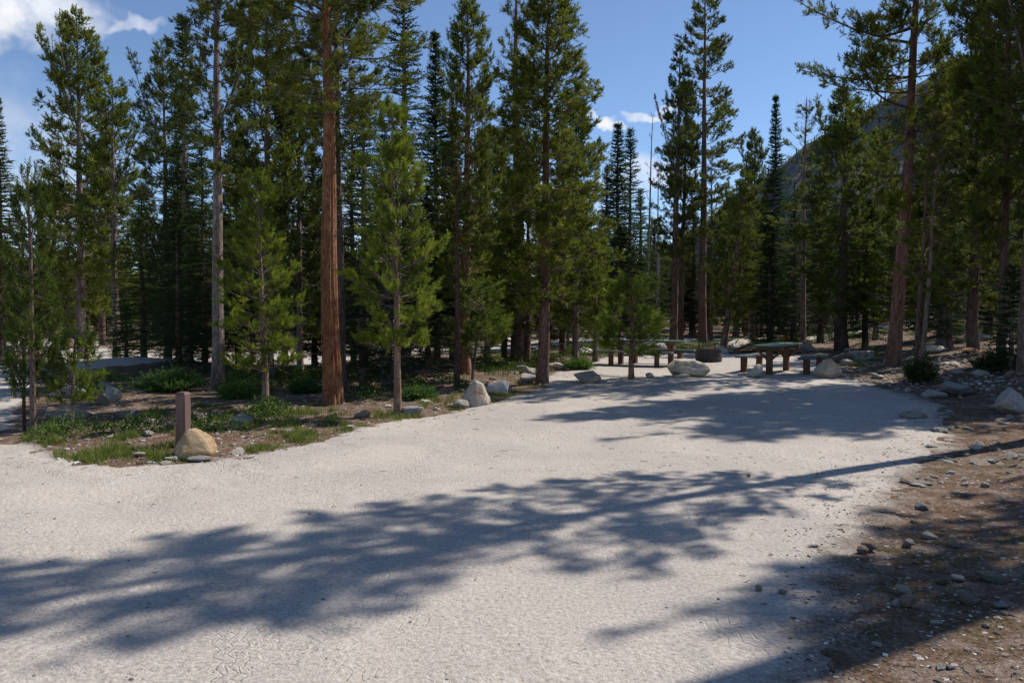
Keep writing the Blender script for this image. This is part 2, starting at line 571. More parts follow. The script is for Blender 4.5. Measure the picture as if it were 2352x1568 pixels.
def gravel_mat(tracks=True):
    m, nt, out = new_mat('decomposed_granite' if tracks else 'road_granite')
    ov = objvec(nt)
    a = nn(nt, 'ShaderNodeAttribute', attribute_name='dirt')
    big = noise(nt, ov, 0.45, 4, 0.6, 0.5)
    mid = noise(nt, ov, 2.6, 5, 0.6)
    fin = noise(nt, ov, 38.0, 3, 0.7)
    grit = noise(nt, ov, 120.0, 2, 0.7)
    pit = noise(nt, ov, 17.0, 3, 0.6, 0.0)
    ptc = noise(nt, ov, 0.75, 3, 0.6, 0.6)
    c = ramp(nt, fin.outputs['Fac'], [(0.24, (0.24, 0.21, 0.18)), (0.40, (0.415, 0.372, 0.330)), (0.58, (0.525, 0.480, 0.432)), (0.78, (0.66, 0.615, 0.565))])
    c = mixc(nt, maprange(nt, big.outputs['Fac'], 0.35, 0.7), mixc(nt, 1.0, c, (0.88, 0.86, 0.85), 'MULTIPLY'), mixc(nt, 1.0, c, (1.05, 1.02, 0.98), 'MULTIPLY'))
    c = mixc(nt, math_n(nt, 'MULTIPLY', maprange(nt, mid.outputs['Fac'], 0.55, 0.75), 0.35), c, mixc(nt, 1.0, c, (0.86, 0.79, 0.72), 'MULTIPLY'))
    dk = maprange(nt, grit.outputs['Fac'], 0.66, 0.72)
    c = mixc(nt, math_n(nt, 'MULTIPLY', dk, 0.45), c, (0.13, 0.105, 0.09))
    # brown litter working in from the bank
    dn = math_n(nt, 'ADD', a.outputs['Fac'], math_n(nt, 'MULTIPLY', math_n(nt, 'SUBTRACT', mid.outputs['Fac'], 0.5), 0.9))
    dirt = ramp(nt, fin.outputs['Fac'], [(0.3, (0.07, 0.048, 0.035)), (0.55, (0.18, 0.135, 0.10)), (0.75, (0.36, 0.30, 0.25))])
    c = mixc(nt, maprange(nt, dn, 0.30, 0.85), c, dirt)
    hsum = math_n(nt, 'ADD', math_n(nt, 'MULTIPLY', fin.outputs['Fac'], 0.55), math_n(nt, 'MULTIPLY', grit.outputs['Fac'], 0.30))
    # lumpy churned patches
    vo = nn(nt, 'ShaderNodeTexVoronoi', feature='SMOOTH_F1')
    vo.inputs['Scale'].default_value = 9.0
    nt.links.new(vmath(nt, 'ADD', ov, vmath(nt, 'SCALE', fin.outputs['Color'])), vo.inputs['Vector'])
    for n_ in nt.nodes:
        if n_.type == 'VECT_MATH' and n_.operation == 'SCALE':
            n_.inputs['Scale'].default_value = 0.05
    rough_ = maprange(nt, ptc.outputs['Fac'], 0.42, 0.66, 0.06, 1.0)
    churn = math_n(nt, 'MULTIPLY', rough_, vo.outputs['Distance'])
    pits = math_n(nt, 'MULTIPLY', rough_, maprange(nt, pit.outputs['Fac'], 0.28, 0.56))
    hsum = math_n(nt, 'MULTIPLY_ADD', churn, 0.3, math_n(nt, 'MULTIPLY_ADD', pits, 0.42, hsum))
    if tracks:
        sep = nn(nt, 'ShaderNodeSeparateXYZ')
        nt.links.new(ov, sep.inputs[0])
        X, Y = sep.outputs[0], sep.outputs[1]
        wob = math_n(nt, 'MULTIPLY', math_n(nt, 'SUBTRACT', mid.outputs['Fac'], 0.5), 0.10)
        # arcs: centre x, centre y, radius, half width, rib count, chevron pitch, strength
        ARCS = [(-9.5, 1.0, 8.62, 0.10, 13, 13, 1.3), (-9.5, 1.0, 7.10, 0.10, 13, 13, 1.2), (-9.5, 1.0, 9.2, 0.10, 13, 12, 1.0), (-14.0, 4.2, 11.3, 0.10, 13, 13, 1.0), (-14.0, 4.2, 12.75, 0.10, 13, 13, 0.9),
                (6.0, 22.0, 15.6, 0.11, 13, 12, 0.8), (6.0, 22.0, 17.1, 0.11, 13, 12, 0.8), (-18, -3.0, 18.9, 0.12, 13, 10, 1.3), (-18, -3.0, 20.4, 0.12, 13, 10, 1.3), (3.6, 3.2, 2.2, 0.045, 10, 40, 0.8)]
        fade = maprange(nt, noise(nt, ov, 0.8, 2, 0.5).outputs['Fac'], 0.30, 0.72)
        for (cx, cy, r, hw, ribs, pitch, st) in ARCS:
            dx = math_n(nt, 'SUBTRACT', X, cx)
            dy = math_n(nt, 'SUBTRACT', Y, cy)
            rad = math_n(nt, 'SQRT', math_n(nt, 'ADD', math_n(nt, 'MULTIPLY', dx, dx), math_n(nt, 'MULTIPLY', dy, dy)))
            v = math_n(nt, 'ADD', math_n(nt, 'SUBTRACT', rad, r), wob)
            av = math_n(nt, 'ABSOLUTE', v)
            u = math_n(nt, 'MULTIPLY', math_n(nt, 'ARCTAN2', dy, dx), r)
            inside = maprange(nt, av, hw * 1.05, hw * 0.85)
            zig = math_n(nt, 'PINGPONG', math_n(nt, 'MULTIPLY', u, 1.0), 0.5 / pitch * 2)
            rib = math_n(nt, 'SINE', math_n(nt, 'MULTIPLY', math_n(nt, 'ADD', v, math_n(nt, 'MULTIPLY', zig, 0.5)), ribs * math.pi / hw / 4))
            lug = math_n(nt, 'SINE', math_n(nt, 'MULTIPLY', math_n(nt, 'ADD', u, math_n(nt, 'MULTIPLY', av, 0.6)), pitch * 2 * math.pi))
            pat = math_n(nt, 'MAXIMUM', maprange(nt, rib, 0.78, 1.0), math_n(nt, 'MULTIPLY', maprange(nt, lug, 0.80, 1.0), 0.6))
            hsum = math_n(nt, 'SUBTRACT', hsum, math_n(nt, 'MULTIPLY', math_n(nt, 'MULTIPLY', math_n(nt, 'MULTIPLY', pat, inside), fade), 0.36 * st))
    pbsdf(nt, out, c, 0.95, 0.12, hsum, 0.75, 0.026)
    return m


M_FLOOR = floor_mat()
M_GRAVEL = gravel_mat(True)
M_ROADG = gravel_mat(False)


def simple_mat(name, col, rough=0.7, var=0.25, scale=(8, 8, 8), bump=0.3, metal=0.0, spec=0.3, chips=None):
    m, nt, out = new_mat(name)
    ov = objvec(nt)
    mp = nn(nt, 'ShaderNodeMapping')
    mp.inputs['Scale'].default_value = scale
    nt.links.new(ov, mp.inputs['Vector'])
    n1 = noise(nt, mp.outputs[0], 1.0, 6, 0.65, 0.2)
    lo = tuple(x * (1 - var) for x in col)
    hi = tuple(min(1, x * (1 + var)) for x in col)
    c = ramp(nt, n1.outputs['Fac'], [(0.3, lo), (0.7, hi)])
    if chips:
        n2 = noise(nt, ov, 9.0, 6, 0.75)
        c = mixc(nt, maprange(nt, n2.outputs['Fac'], 0.60, 0.66), c, chips)
    pbsdf(nt, out, c, rough, spec, n1.outputs['Fac'], bump, 0.006, metal)
    return m


M_GREENPAINT = simple_mat('green_paint', (0.075, 0.15, 0.115), 0.45, 0.25, (3, 30, 30), 0.3, chips=(0.22, 0.25, 0.22))
M_BENCHTOP = simple_mat('weathered_bench_paint', (0.085, 0.10, 0.095), 0.55, 0.25, (3, 30, 30), 0.3)
M_BROWNWOOD = simple_mat('brown_stained_post', (0.145, 0.074, 0.046), 0.75, 0.35, (30, 30, 3), 0.5)
M_POST = simple_mat('brown_painted_post', (0.165, 0.100, 0.083), 0.7, 0.28, (38, 38, 3), 0.8, chips=(0.25, 0.185, 0.15))
M_STAKE = simple_mat('yellow_stake', (0.50, 0.30, 0.055), 0.6, 0.2, (30, 30, 5), 0.3)
M_ORANGE = simple_mat('orange_marker', (0.45, 0.17, 0.04), 0.6, 0.2, (20, 20, 5), 0.3)
M_STEEL = simple_mat('blackened_steel', (0.035, 0.033, 0.033), 0.6, 0.4, (10, 10, 10), 0.4, spec=0.4, chips=(0.09, 0.05, 0.035))
M_PIPE = simple_mat('galvanised_pipe', (0.33, 0.34, 0.36), 0.5, 0.2, (20, 20, 20), 0.2, metal=0.3)
M_DARK = simple_mat('knot_hole', (0.02, 0.014, 0.012), 0.9, 0.2)
M_RED = simple_mat('red_petal', (0.5, 0.03, 0.05), 0.6, 0.2)
M_MOUNT = None


# ------------------------------------------------------------------ ground sheets
def graded(lo, hi, step, ends, grow=1.18):
    core = np.arange(lo, hi + 1e-6, step)
    up = [hi]; s = step
    while up[-1] < ends[1]:
        s *= grow; up.append(up[-1] + s)
    dn = [lo]; s = step
    while dn[-1] > ends[0]:
        s *= grow; dn.append(dn[-1] - s)
    return np.concatenate([np.array(dn[1:])[::-1], core, np.array(up[1:])])


def grid_faces(nx, ny):
    idx = np.arange(nx * ny).reshape(ny, nx)
    return np.stack([idx[:-1, :-1], idx[:-1, 1:], idx[1:, 1:], idx[1:, :-1]], -1).reshape(-1, 4)


gx = graded(-13, 13, 0.13, (-1800, 1800), 1.12)
gy = graded(3.0, 27, 0.11, (-60, 2600), 1.10)
XX, YY = np.meshgrid(gx, gy)
zz = h_floor(XX.ravel(), YY.ravel())
fl = make_mesh('forest_floor', np.stack([XX.ravel(), YY.ravel(), zz], 1), grid_faces(len(gx), len(gy)), M_FLOOR, True)
link('forest_floor', fl, kind='structure')


def sheet(name, sdf, xs, ys, mat, drop=0.0, right_dirt=False):
    XX, YY = np.meshgrid(xs, ys)
    x, y = XX.ravel(), YY.ravel()
    G = sdf(x, y)
    Gz = G_any(x, y)
    z = h_gravel(x, y, Gz) - drop
    F = grid_faces(len(xs), len(ys))
    keep = (G[F].max(1) > -0.4)
    F = F[keep]
    used = np.zeros(len(x), bool); used[F.ravel()] = True
    remap = np.cumsum(used) - 1
    dirt = np.zeros(len(x))
    if right_dirt:
        dedge = np.interp(y, _ey, _ex) - x
        dirt = sstep(dedge, 1.3, -0.25) * sstep(y, 24, 16)
    dirt = np.maximum(dirt, 0.7 * sstep(Gz, 0.30, -0.15))
    V = np.stack([x, y, z], 1)[used]
    return link(name, make_mesh(name, V, remap[F], mat, True, {'dirt': dirt[used]}), kind='structure')


cy_ = [2.4]
while cy_[-1] < 30:
    cy_.append(cy_[-1] + 0.016 + 0.0042 * max(0, cy_[-1] - 2.4))
sheet('gravel_clearing', G_clear, np.arange(-9.5, 11.5, 0.055), np.array(cy_), M_GRAVEL, 0.0, True)
sheet('gravel_verge', lambda x, y: np.where((x > -9.48) & (y > 2.42), -9, G_clear(x, y)), np.arange(-16, 4, 0.2), np.arange(-6, 14, 0.2), M_ROADG, 0.004, False)
sheet('gravel_road', G_road, np.arange(-32, 25, 0.16), np.arange(6, 52, 0.12), M_ROADG, 0.008)


# ------------------------------------------------------------------ mountain
def mountain():
    m, nt, out = new_mat('scree_mountain')
    ov = objvec(nt)
    n1 = noise(nt, ov, 0.02, 6, 0.65, 0.5)
    n2 = noise(nt, ov, 0.15, 5, 0.7)
    c = ramp(nt, n2.outputs['Fac'], [(0.3, (0.085, 0.086, 0.088)), (0.6, (0.17, 0.168, 0.166)), (0.8, (0.25, 0.245, 0.24))])
    c = mixc(nt, maprange(nt, n1.outputs['Fac'], 0.48, 0.6), c, (0.045, 0.06, 0.03))
    pbsdf(nt, out, c, 0.95, 0.1, n2.outputs['Fac'], 0.8, 6.0)
    ridge = [(1380, 640, 900), (1500, 585, 850), (1600, 520, 800), (1690, 460, 760), (1750, 402, 740), (1800, 368, 720), (1850, 328, 700), (1900, 300, 690), (2000, 243, 660), (2100, 190, 640), (2200, 130, 620), (2300, 85, 600), (2400, 40, 585), (2600, -40, 570), (2900, -120, 560), (3300, -150, 540)]
    R = np.array([at_depth(u, v, Y) for u, v, Y in ridge])
    t = np.linspace(0, 1, len(R))
    tt = np.linspace(0, 1, 150)
    RR = np.stack([np.interp(tt, t, R[:, k]) for k in range(3)], 1)
    V = []
    S = np.linspace(-0.9, 1, 70)
    down = np.array([-0.62, -0.78, 0.0])
    for s in S:
        d = abs(s)
        drop = (RR[:, 2] + 30) * d ** 0.92
        run = (RR[:, 2] + 30) * 1.05 * d
        p = RR + np.outer(run * np.sign(s), down)
        p[:, 2] -= drop
        nz = 26 * fbm(p[:, 0] / 60, p[:, 1] / 60, 5, 41) * (min(1, d * 5) * 0.85 + 0.15) + 5 * fbm(p[:, 0] / 9, p[:, 1] / 9, 3, 43) * (0.4 + d)
        p[:, 2] += nz
        V.append(p)
    V = np.array(V).reshape(-1, 3)
    link('mountain', make_mesh('mountain', V, grid_faces(150, len(S)), m, True), kind='structure')
    # conifers clinging to the slope: one far-off mass
    idx = rng.integers(20 * 150, len(V), 1500)
    P = V[idx]
    P = P[fbm(P[:, 0] / 40, P[:, 1] / 40, 3, 77) > -0.02]
    parts_v, parts_f, tint = [], [], []
    o = 0
    for p in P:
        hgt = rng.uniform(3.5, 8)
        r = hgt * 0.17
        k = 6
        for q in range(3):
            zb = p[2] - 0.5 + hgt * (0.08 + 0.28 * q)
            rr = r * (1 - 0.27 * q)
            a = np.arange(k) * 2 * np.pi / k + rng.uniform(0, 6)
            ring = np.stack([p[0] + rr * np.cos(a) * rng.uniform(0.7, 1.2, k), p[1] + rr * np.sin(a), np.full(k, zb)], 1)
            parts_v.append(np.vstack([ring, [[p[0], p[1], zb + hgt * 0.42]]]))
            parts_f.append(np.stack([np.arange(k), np.roll(np.arange(k), -1), np.full(k, k)], 1) + o)
            tint.append(np.full(k + 1, rng.uniform(0, 0.5)))
            o += k + 1
    link('mountain_forest', make_mesh('mountain_forest', np.concatenate(parts_v), np.concatenate(parts_f), M_FIR, False, {'tint': np.concatenate(tint)}),
         label='sparse dark conifers dotted over the distant mountain slope', cat='forest', kind='stuff')


mountain()


# ------------------------------------------------------------------ conifers
def unit(v):
    return v / (np.linalg.norm(v, axis=-1, keepdims=True) + 1e-9)


def needles(P0, D, L, M, ln, wn, th, r, flat=0.0, tbase=None, start=0.15):
    """bottle-brush needles on twigs P0 + D*L; returns verts, tris, tint"""
    T = len(P0)
    D = unit(D)
    up = np.array([0, 0, 1.0])
    A = unit(np.cross(D, up) + 1e-6)
    B = np.cross(A, D)
    s = r.uniform(start, 1.0, (T, M))
    a = r.uniform(0, 2 * np.pi, (T, M))
    if flat > 0:
        a = np.where(r.random((T, M)) < flat, np.where(r.random((T, M)) < 0.5, 0, np.pi) + r.normal(0, 0.45, (T, M)), a)
    theta = np.radians(r.uniform(th[0], th[1], (T, M)))
    theta = theta * (1 - 0.55 * np.clip((s - 0.75) / 0.25, 0, 1))
    perp = A[:, None, :] * np.cos(a)[..., None] + B[:, None, :] * np.sin(a)[..., None]
    nd = D[:, None, :] * np.cos(theta)[..., None] + perp * np.sin(theta)[..., None]
    side = unit(np.cross(nd, unit(r.normal(size=(T, M, 3)))))
    base = P0[:, None, :] + D[:, None, :] * (s * L[:, None])[..., None]
    lnn = ln * r.uniform(0.7, 1.2, (T, M))[..., None]
    w = wn * 0.5
    v0 = base - side * w + nd * 0.004
    v1 = base + side * w + nd * 0.004
    v2 = base + nd * lnn
    V = np.stack([v0, v1, v2], 2).reshape(-1, 3)
    F = np.arange(len(V)).reshape(-1, 3)
    if tbase is None:
        tbase = r.uniform(0, 1, T)
    tint = np.clip(tbase[:, None] * 0.7 + r.uniform(0, 0.28, (T, M)), 0, 0.93)
    return V, F, np.repeat(tint.ravel(), 3)


def trunk_mesh(name, H, r0, rtop, r, mat, wob=0.02, sides=12, groove=None, flare=0.22, step=0.3):
    n = max(12, int(H / step))
    t = np.linspace(0, 1, n) ** 1.25
    t = np.concatenate([[-0.25 / H], t])
    z = t * H
    ph = r.uniform(0, 6, 4)
    tt = np.clip(t, 0, 1)
    cx = wob * (np.sin(tt * 5 + ph[0]) + 0.5 * np.sin(tt * 13 + ph[1])) * sstep(tt, 0, 0.1) * H * 0.1
    cyy = wob * (np.sin(tt * 4 + ph[2]) + 0.5 * np.sin(tt * 11 + ph[3])) * sstep(tt, 0, 0.1) * H * 0.1
    rad = rtop + (r0 - rtop) * (1 - tt) ** 0.85
    rad = rad * (1 + flare * np.exp(-np.maximum(z, 0) / (r0 * 2.2)))
    ang = np.arange(sides) * 2 * np.pi / sides
    prof = 1 + 0.05 * np.sin(ang * 3 + ph[0]) + 0.03 * np.sin(ang * 5 + ph[1])
    RR = rad[:, None] * prof[None, :]
    RR = RR * (1 + 0.05 * (r.random(RR.shape) - 0.5))
    if groove:
        for (ga, gw, gd, top) in groove:
            da = np.abs((ang - ga + np.pi) % (2 * np.pi) - np.pi)
            RR = RR * (1 - gd * np.exp(-(da / gw) ** 2)[None, :] * sstep(z, top, top * 0.6)[:, None])
        roots = 1 + 0.10 * np.sin(ang * 5 + 1.0)[None, :] * np.exp(-np.maximum(z, 0) / 0.35)[:, None]
        ridges = 1 + 0.035 * np.sin(ang * 17 + 3 * np.sin(z * 1.3)[:, None] * 0.3)
        RR = RR * roots * ridges
    V = np.stack([cx[:, None] + RR * np.cos(ang), cyy[:, None] + RR * np.sin(ang), np.repeat(z[:, None], sides, 1)], -1).reshape(-1, 3)
    N = len(t)
    idx = np.arange(N * sides).reshape(N, sides)
    F = np.stack([idx[:-1], np.roll(idx, -1, 1)[:-1], np.roll(idx, -1, 1)[1:], idx[1:]], -1).reshape(-1, 4)
    me = make_mesh(name, V, F, mat, True)
    return me, (t, cx, cyy)


class Proto:
    pass


def conifer(kind, seed, H, hb, R, r0, whorl, nb, tw_den, M, ln, wn, sparse=0.0, dead_low=0.5, dead_top=0.0, droop=0.0, up_top=55, shape='pine', lop=None, bark=None, sides=12, groove=None, forks=0, tuft=(0.13, 0.24)):
    r = np.random.default_rng(seed)
    pr = Proto()
    pr.H, pr.R, pr.r0 = H, R, r0
    pr.trunk, (tt, cx, cyy) = trunk_mesh(kind + '_trunk', H, r0, max(0.008, r0 * 0.06), r, bark or M_BARK, 0.02, sides, groove, 0.10 if groove else 0.22)
    # whorls
    zs = []
    z = hb
    while z < H - 0.12:
        zs.append(z)
        z += whorl * r.uniform(0.7, 1.3) * (1.0 - 0.35 * (z - hb) / (H - hb))
    rows = []
    for z in zs:
        t = (z - hb) / (H - hb)
        k = max(2, int(round(nb * r.uniform(0.7, 1.3))))
        a0 = r.uniform(0, 6.28)
        for j in range(k):
            if r.random() < sparse:
                continue
            a = a0 + j * 2 * np.pi / k + r.normal(0, 0.25)
            if shape == 'fir':
                L = (R * (1 - t) ** 0.95 * (0.75 + 0.25 * min(1, t * 5)) + 0.05) * (r.uniform(0.45, 1.15) if r.random() < 0.4 else 1.0)
                e = math.radians(30 * t ** 2 - 12 * (1 - t) + r.normal(0, 5))
                cv = 0.10 - droop * (1 - t)
            elif shape == 'young':
                L = R * min(1, 0.60 + 1.6 * t) * (1 - t) ** 0.80 + 0.07
                e = math.radians(-6 + up_top * t + r.normal(0, 6))
                cv = 0.32
            else:
                L = R * (min(1, 0.55 + 1.7 * t)) * (1 - t ** 2.2) ** 0.9 + 0.10
                e = math.radians(-14 + up_top * t ** 1.3 + r.normal(0, 9))
                cv = 0.25
            L *= r.uniform(0.62, 1.22)
            if lop is not None:
                L *= 1 + lop[1] * math.cos(a - lop[0])
            rows.append((z + r.normal(0, 0.03), a, L, e, cv, t))
    # forked upper stems rise from the upper third
    for q in range(forks):
        zf = H * r.uniform(0.45, 0.72)
        rows.append((zf, r.uniform(0, 6.28), (H - zf) * 0.75, math.radians(62), 0.28, 0.7))
    rows = np.array(rows)
    N, K = len(rows), 7
    z0, az, L, e, cv, tl = rows.T
    s = np.linspace(0, 1, K)
    bx = np.interp(z0, tt * H, cx); by = np.interp(z0, tt * H, cyy)
    azs = az[:, None] + (s[None, :] ** 1.5) * r.normal(0, 0.28, (N, 1))
    hr = L[:, None] * s * np.cos(e)[:, None]
    zz = L[:, None] * (s * np.sin(e)[:, None] + cv[:, None] * s ** 2) + r.normal(0, 0.012, (N, K)) * s
    P = np.stack([bx[:, None] + hr * np.cos(azs), by[:, None] + hr * np.sin(azs), z0[:, None] + zz], -1)
    rb = np.clip(L * 0.011 + 0.003, 0.004, r0 * 0.34)
    Rb = rb[:, None] * (1 - 0.8 * s)[None, :] + 0.0015
    V1, F1 = tubes(P, Rb, 4)
    wood = [(V1, F1)]
    deadb = r.random(N) < dead_top * (tl > 0.45) + 0.0
    # dead whiskery branches below the crown and on it
    nd = int(dead_low * 40)
    if nd:
        zd = r.uniform(max(0.5, hb * 0.35), hb + (H - hb) * 0.35, nd)
        ad = r.uniform(0, 6.28, nd)
        Ld = r.uniform(0.12, 0.75, nd) * min(1.0, R)
        ed = np.radians(r.normal(-8, 18, nd))
        sd = np.linspace(0, 1, 5)
        aa = ad[:, None] + r.normal(0, 0.5, (nd, 1)) * sd ** 2
        hh = Ld[:, None] * sd * np.cos(ed)[:, None]
        Pd = np.stack([np.interp(zd, tt * H, cx)[:, None] + hh * np.cos(aa), np.interp(zd, tt * H, cyy)[:, None] + hh * np.sin(aa), zd[:, None] + Ld[:, None] * (sd * np.sin(ed)[:, None] - 0.15 * sd ** 2) + r.normal(0, 0.015, (nd, 5))], -1)
        wood.append(tubes(Pd, (0.004 + 0.004 * Ld)[:, None] * (1 - 0.85 * sd)[None, :] + 0.001, 3))
    # twigs
    per = np.maximum(3, (L * tw_den * 1.75).astype(int))
    ib = np.repeat(np.arange(N), per)
    T = len(ib)
    st = r.uniform(0, 1, T)
    s_in = 0.16 if shape != 'fir' else 0.10
    st = s_in + (1 - s_in) * st ** (0.75 if shape != 'fir' else 0.9)
    f = st * (K - 1)
    i0 = np.minimum(f.astype(int), K - 2)
    fr = (f - i0)[:, None]
    Pb = P[ib, i0] * (1 - fr) + P[ib, i0 + 1] * fr
    Tg = unit(P[ib, i0 + 1] - P[ib, i0])
    sidev = unit(np.cross(Tg, np.array([0, 0, 1.0])))
    sg = np.where(r.random(T) < 0.5, -1.0, 1.0)[:, None]
    if shape == 'fir':
        d = Tg * r.uniform(0.5, 0.9, (T, 1)) + sidev * sg * r.uniform(0.5, 1.0, (T, 1)) + np.array([0, 0, 1.0]) * r.normal(-0.02, 0.16, (T, 1))
        Lt = (0.10 + 0.34 * (1 - st) * L[ib]) * r.uniform(0.6, 1.2, T)
    else:
        d = Tg * r.uniform(0.45, 0.95, (T, 1)) + sidev * sg * r.uniform(0.1, 0.9, (T, 1)) + np.array([0, 0, 1.0]) * r.uniform(-0.35, 0.75, (T, 1))
        Lt = (0.10 + 0.26 * (1 - st) * L[ib]) * r.uniform(0.6, 1.3, T)
    d = unit(d)
    clump = r.normal(0, 0.2, T)
    if shape != 'fir':
        # branchlets carry fans of short twigs, so the needles gather in clumps
        keep = r.random(T) < 0.30
        ib, Pb, d, st, Lt, clump = ib[keep], Pb[keep], d[keep], st[keep], Lt[keep] * 1.15 + 0.04, clump[keep]
        wood.append(tubes(np.stack([Pb, Pb + d * (Lt * 0.6)[:, None] + np.array([0, 0, -0.006]), Pb + d * Lt[:, None]], 1), np.broadcast_to(np.array([0.006, 0.0045, 0.003]), (len(ib), 3)), 3))
        nt_ = 5
        q = np.repeat(np.arange(len(ib)), nt_)
        f_ = r.uniform(0.35, 1.0, len(q))
        f_[::nt_] = 0.95
        Pb2 = Pb[q] + d[q] * (Lt[q] * f_)[:, None]
        d2 = d[q] * 0.9 + r.normal(0, 0.62 if shape == 'pine' else 0.42, (len(q), 3)) + np.array([0, 0, 0.30])
        d2[::nt_] = d[::1] + np.array([0, 0, 0.35])
        ib, st, clump = ib[q], st[q], clump[q]
        Pb, d, Lt = Pb2, unit(d2), r.uniform(0.07, 0.15, len(q))
        T = len(q)
    alive = ~deadb[ib]
    # branch tip tufts
    Pt = P[:, -1]; Dt = unit(P[:, -1] - P[:, -2] + np.array([0, 0, 0.02]))
    # woody twigs
    tw_end = Pb + d * Lt[:, None]
    Pw = np.stack([Pb, (Pb + tw_end) / 2 + r.normal(0, 0.006, (T, 3)), tw_end], 1)
    sel = r.random(T) < (0.10 if shape != 'fir' else 0.12)
    wood.append(tubes(Pw[sel], np.broadcast_to(np.array([0.0045, 0.0035, 0.002]), (sel.sum(), 3)), 3))
    if deadb.any():
        q = deadb[ib]
        pq = np.repeat(Pw[q], 2, 0) + r.normal(0, 0.06, (2 * q.sum(), 3, 3)) * np.array([0, 0.5, 1.0])[None, :, None]
        wood.append(tubes(pq, np.broadcast_to(np.array([0.004, 0.003, 0.0015]), (len(pq), 3)), 3))
    V, Fs = join_vf(wood)
    pr.branches = make_mesh(kind + '_branches', V, Fs, M_BRANCH, True)
    # needles: outermost part of each twig
    if shape == 'fir':
        Pn, Dn, Ln = Pb[alive], d[alive], Lt[alive] + 0.03
        tb = np.clip(0.35 + 0.4 * st[alive] * r.uniform(0.3, 1.3, alive.sum()), 0, 1)
        # needles along the branch itself
        segP = P[:, :-1].reshape(-1, 3); segD = (P[:, 1:] - P[:, :-1]).reshape(-1, 3)
        Pn = np.concatenate([Pn, segP, Pt - Dt * 0.05]); Dn = np.concatenate([Dn, unit(segD), Dt])
        Ln = np.concatenate([Ln, np.linalg.norm(segD, axis=1), np.full(N, 0.14)])
        tb = np.concatenate([tb, np.full(len(segP), 0.3), np.full(N, 0.85)])
        fl = 0.65
    else:
        Pn = Pb[alive]
        Dn = (d + np.array([0, 0, 0.15]))[alive]
        Ln = (Lt + 0.03)[alive]
        al = ~deadb
        Pn = np.concatenate([Pn, (Pt - Dt * 0.10)[al]]); Dn = np.concatenate([Dn, Dt[al]])
        Ln = np.concatenate([Ln, np.full(al.sum(), 0.24)])
        tb = np.concatenate([np.clip(0.45 + clump + r.normal(0, 0.12, T), 0, 1)[alive], np.full(al.sum(), 0.7)])
        tb = np.clip(tb + np.concatenate([r.normal(0, 0.15, N)[ib][alive], np.zeros(al.sum())]), 0, 1)
        fl = 0.0
    # leader
    Pn = np.concatenate([Pn, [[cx[-1], cyy[-1], H - 0.3]]]); Dn = np.concatenate([Dn, [[0, 0, 1.0]]]); Ln = np.concatenate([Ln, [0.34]]); tb = np.concatenate([tb, [0.5]])
    V, F, tint = needles(Pn, Dn, Ln, max(1, int(M * (0.6 if shape != 'fir' else 0.85))), ln, wn * (1.7 if shape != 'fir' else 1.95), (35, 68) if shape != 'fir' else (45, 75), r, fl, tb, 0.05)
    # a few rusty dead tufts
    pr.crown = make_mesh(kind + '_crown', V, F, M_PINE if shape != 'fir' else M_FIR, False, {'tint': tint})
    pr.ntri = len(F)
    return pr


PR = {}
PR['young_a'] = conifer('young_pine', 11, 4.9, 1.15, 0.78, 0.062, 0.33, 6, 25, 48, 0.060, 0.0065, shape='young', dead_low=0.5, sides=14)
PR['young_b'] = conifer('young_pine_b', 12, 5.6, 1.0, 0.95, 0.065, 0.35, 6, 24, 42, 0.062, 0.0068, shape='young', dead_low=0.4, sides=14)
PR['sapling'] = conifer('pine_sapling', 13, 3.4, 0.75, 0.46, 0.040, 0.27, 5, 24, 46, 0.058, 0.0062, shape='young', dead_low=0.2, up_top=45)
PR['tiny'] = conifer('tiny_pine', 14, 1.4, 0.42, 0.34, 0.018, 0.16, 5, 26, 40, 0.058, 0.006, shape='young', dead_low=0.15, up_top=40, tuft=(0.10, 0.16))
PR['mid_a'] = conifer('pine_mid_a', 21, 9.2, 1.9, 1.05, 0.115, 0.30, 6, 21, 38, 0.062, 0.0095, dead_low=0.8)
PR['mid_b'] = conifer('pine_mid_b', 22, 9.0, 2.6, 1.10, 0.12, 0.32, 6, 20, 38, 0.062, 0.0095, sparse=0.12, dead_low=1.0, forks=2)
PR['mid_c'] = conifer('pine_mid_c', 23, 8.0, 1.2, 1.25, 0.11, 0.30, 6, 18, 36, 0.062, 0.0105, sparse=0.05, dead_low=0.6, forks=3)
PR['tall_a'] = conifer('pine_tall_a', 24, 14.0, 5.8, 1.35, 0.17, 0.42, 5.5, 22, 36, 0.066, 0.011, sparse=0.15, dead_low=1.2, forks=1)
PR['tall_b'] = conifer('pine_tall_b', 25, 15.0, 4.5, 1.55, 0.17, 0.46, 5, 24, 36, 0.068, 0.011, sparse=0.15, dead_low=1.4, up_top=40)
PR['lean'] = conifer('pine_lop', 29, 11.5, 3.5, 1.65, 0.155, 0.44, 5, 23, 38, 0.066, 0.0095, sparse=0.12, dead_low=1.2, up_top=30, lop=(math.pi, 0.55))
PR['red'] = conifer('pine_red', 27, 13.0, 6.5, 1.75, 0.185, 0.36, 6, 19, 34, 0.066, 0.0095, sparse=0.06, dead_low=1.2, up_top=40, bark=M_BARK_RED, sides=56, groove=[(-1.02, 0.10, 0.20, 9.0), (-0.55, 0.06, 0.12, 8.0), (-2.3, 0.05, 0.06, 6.0)])
PR['thin'] = conifer('pine_thin', 28, 9.0, 3.0, 0.75, 0.075, 0.40, 4, 16, 34, 0.062, 0.010, sparse=0.35, dead_low=1.6, dead_top=0.45)
PR['fir_a'] = conifer('fir_a', 31, 10.0, 0.75, 1.10, 0.13, 0.22, 7, 17, 15, 0.034, 0.0125, shape='fir', droop=0.25, dead_low=0.5)
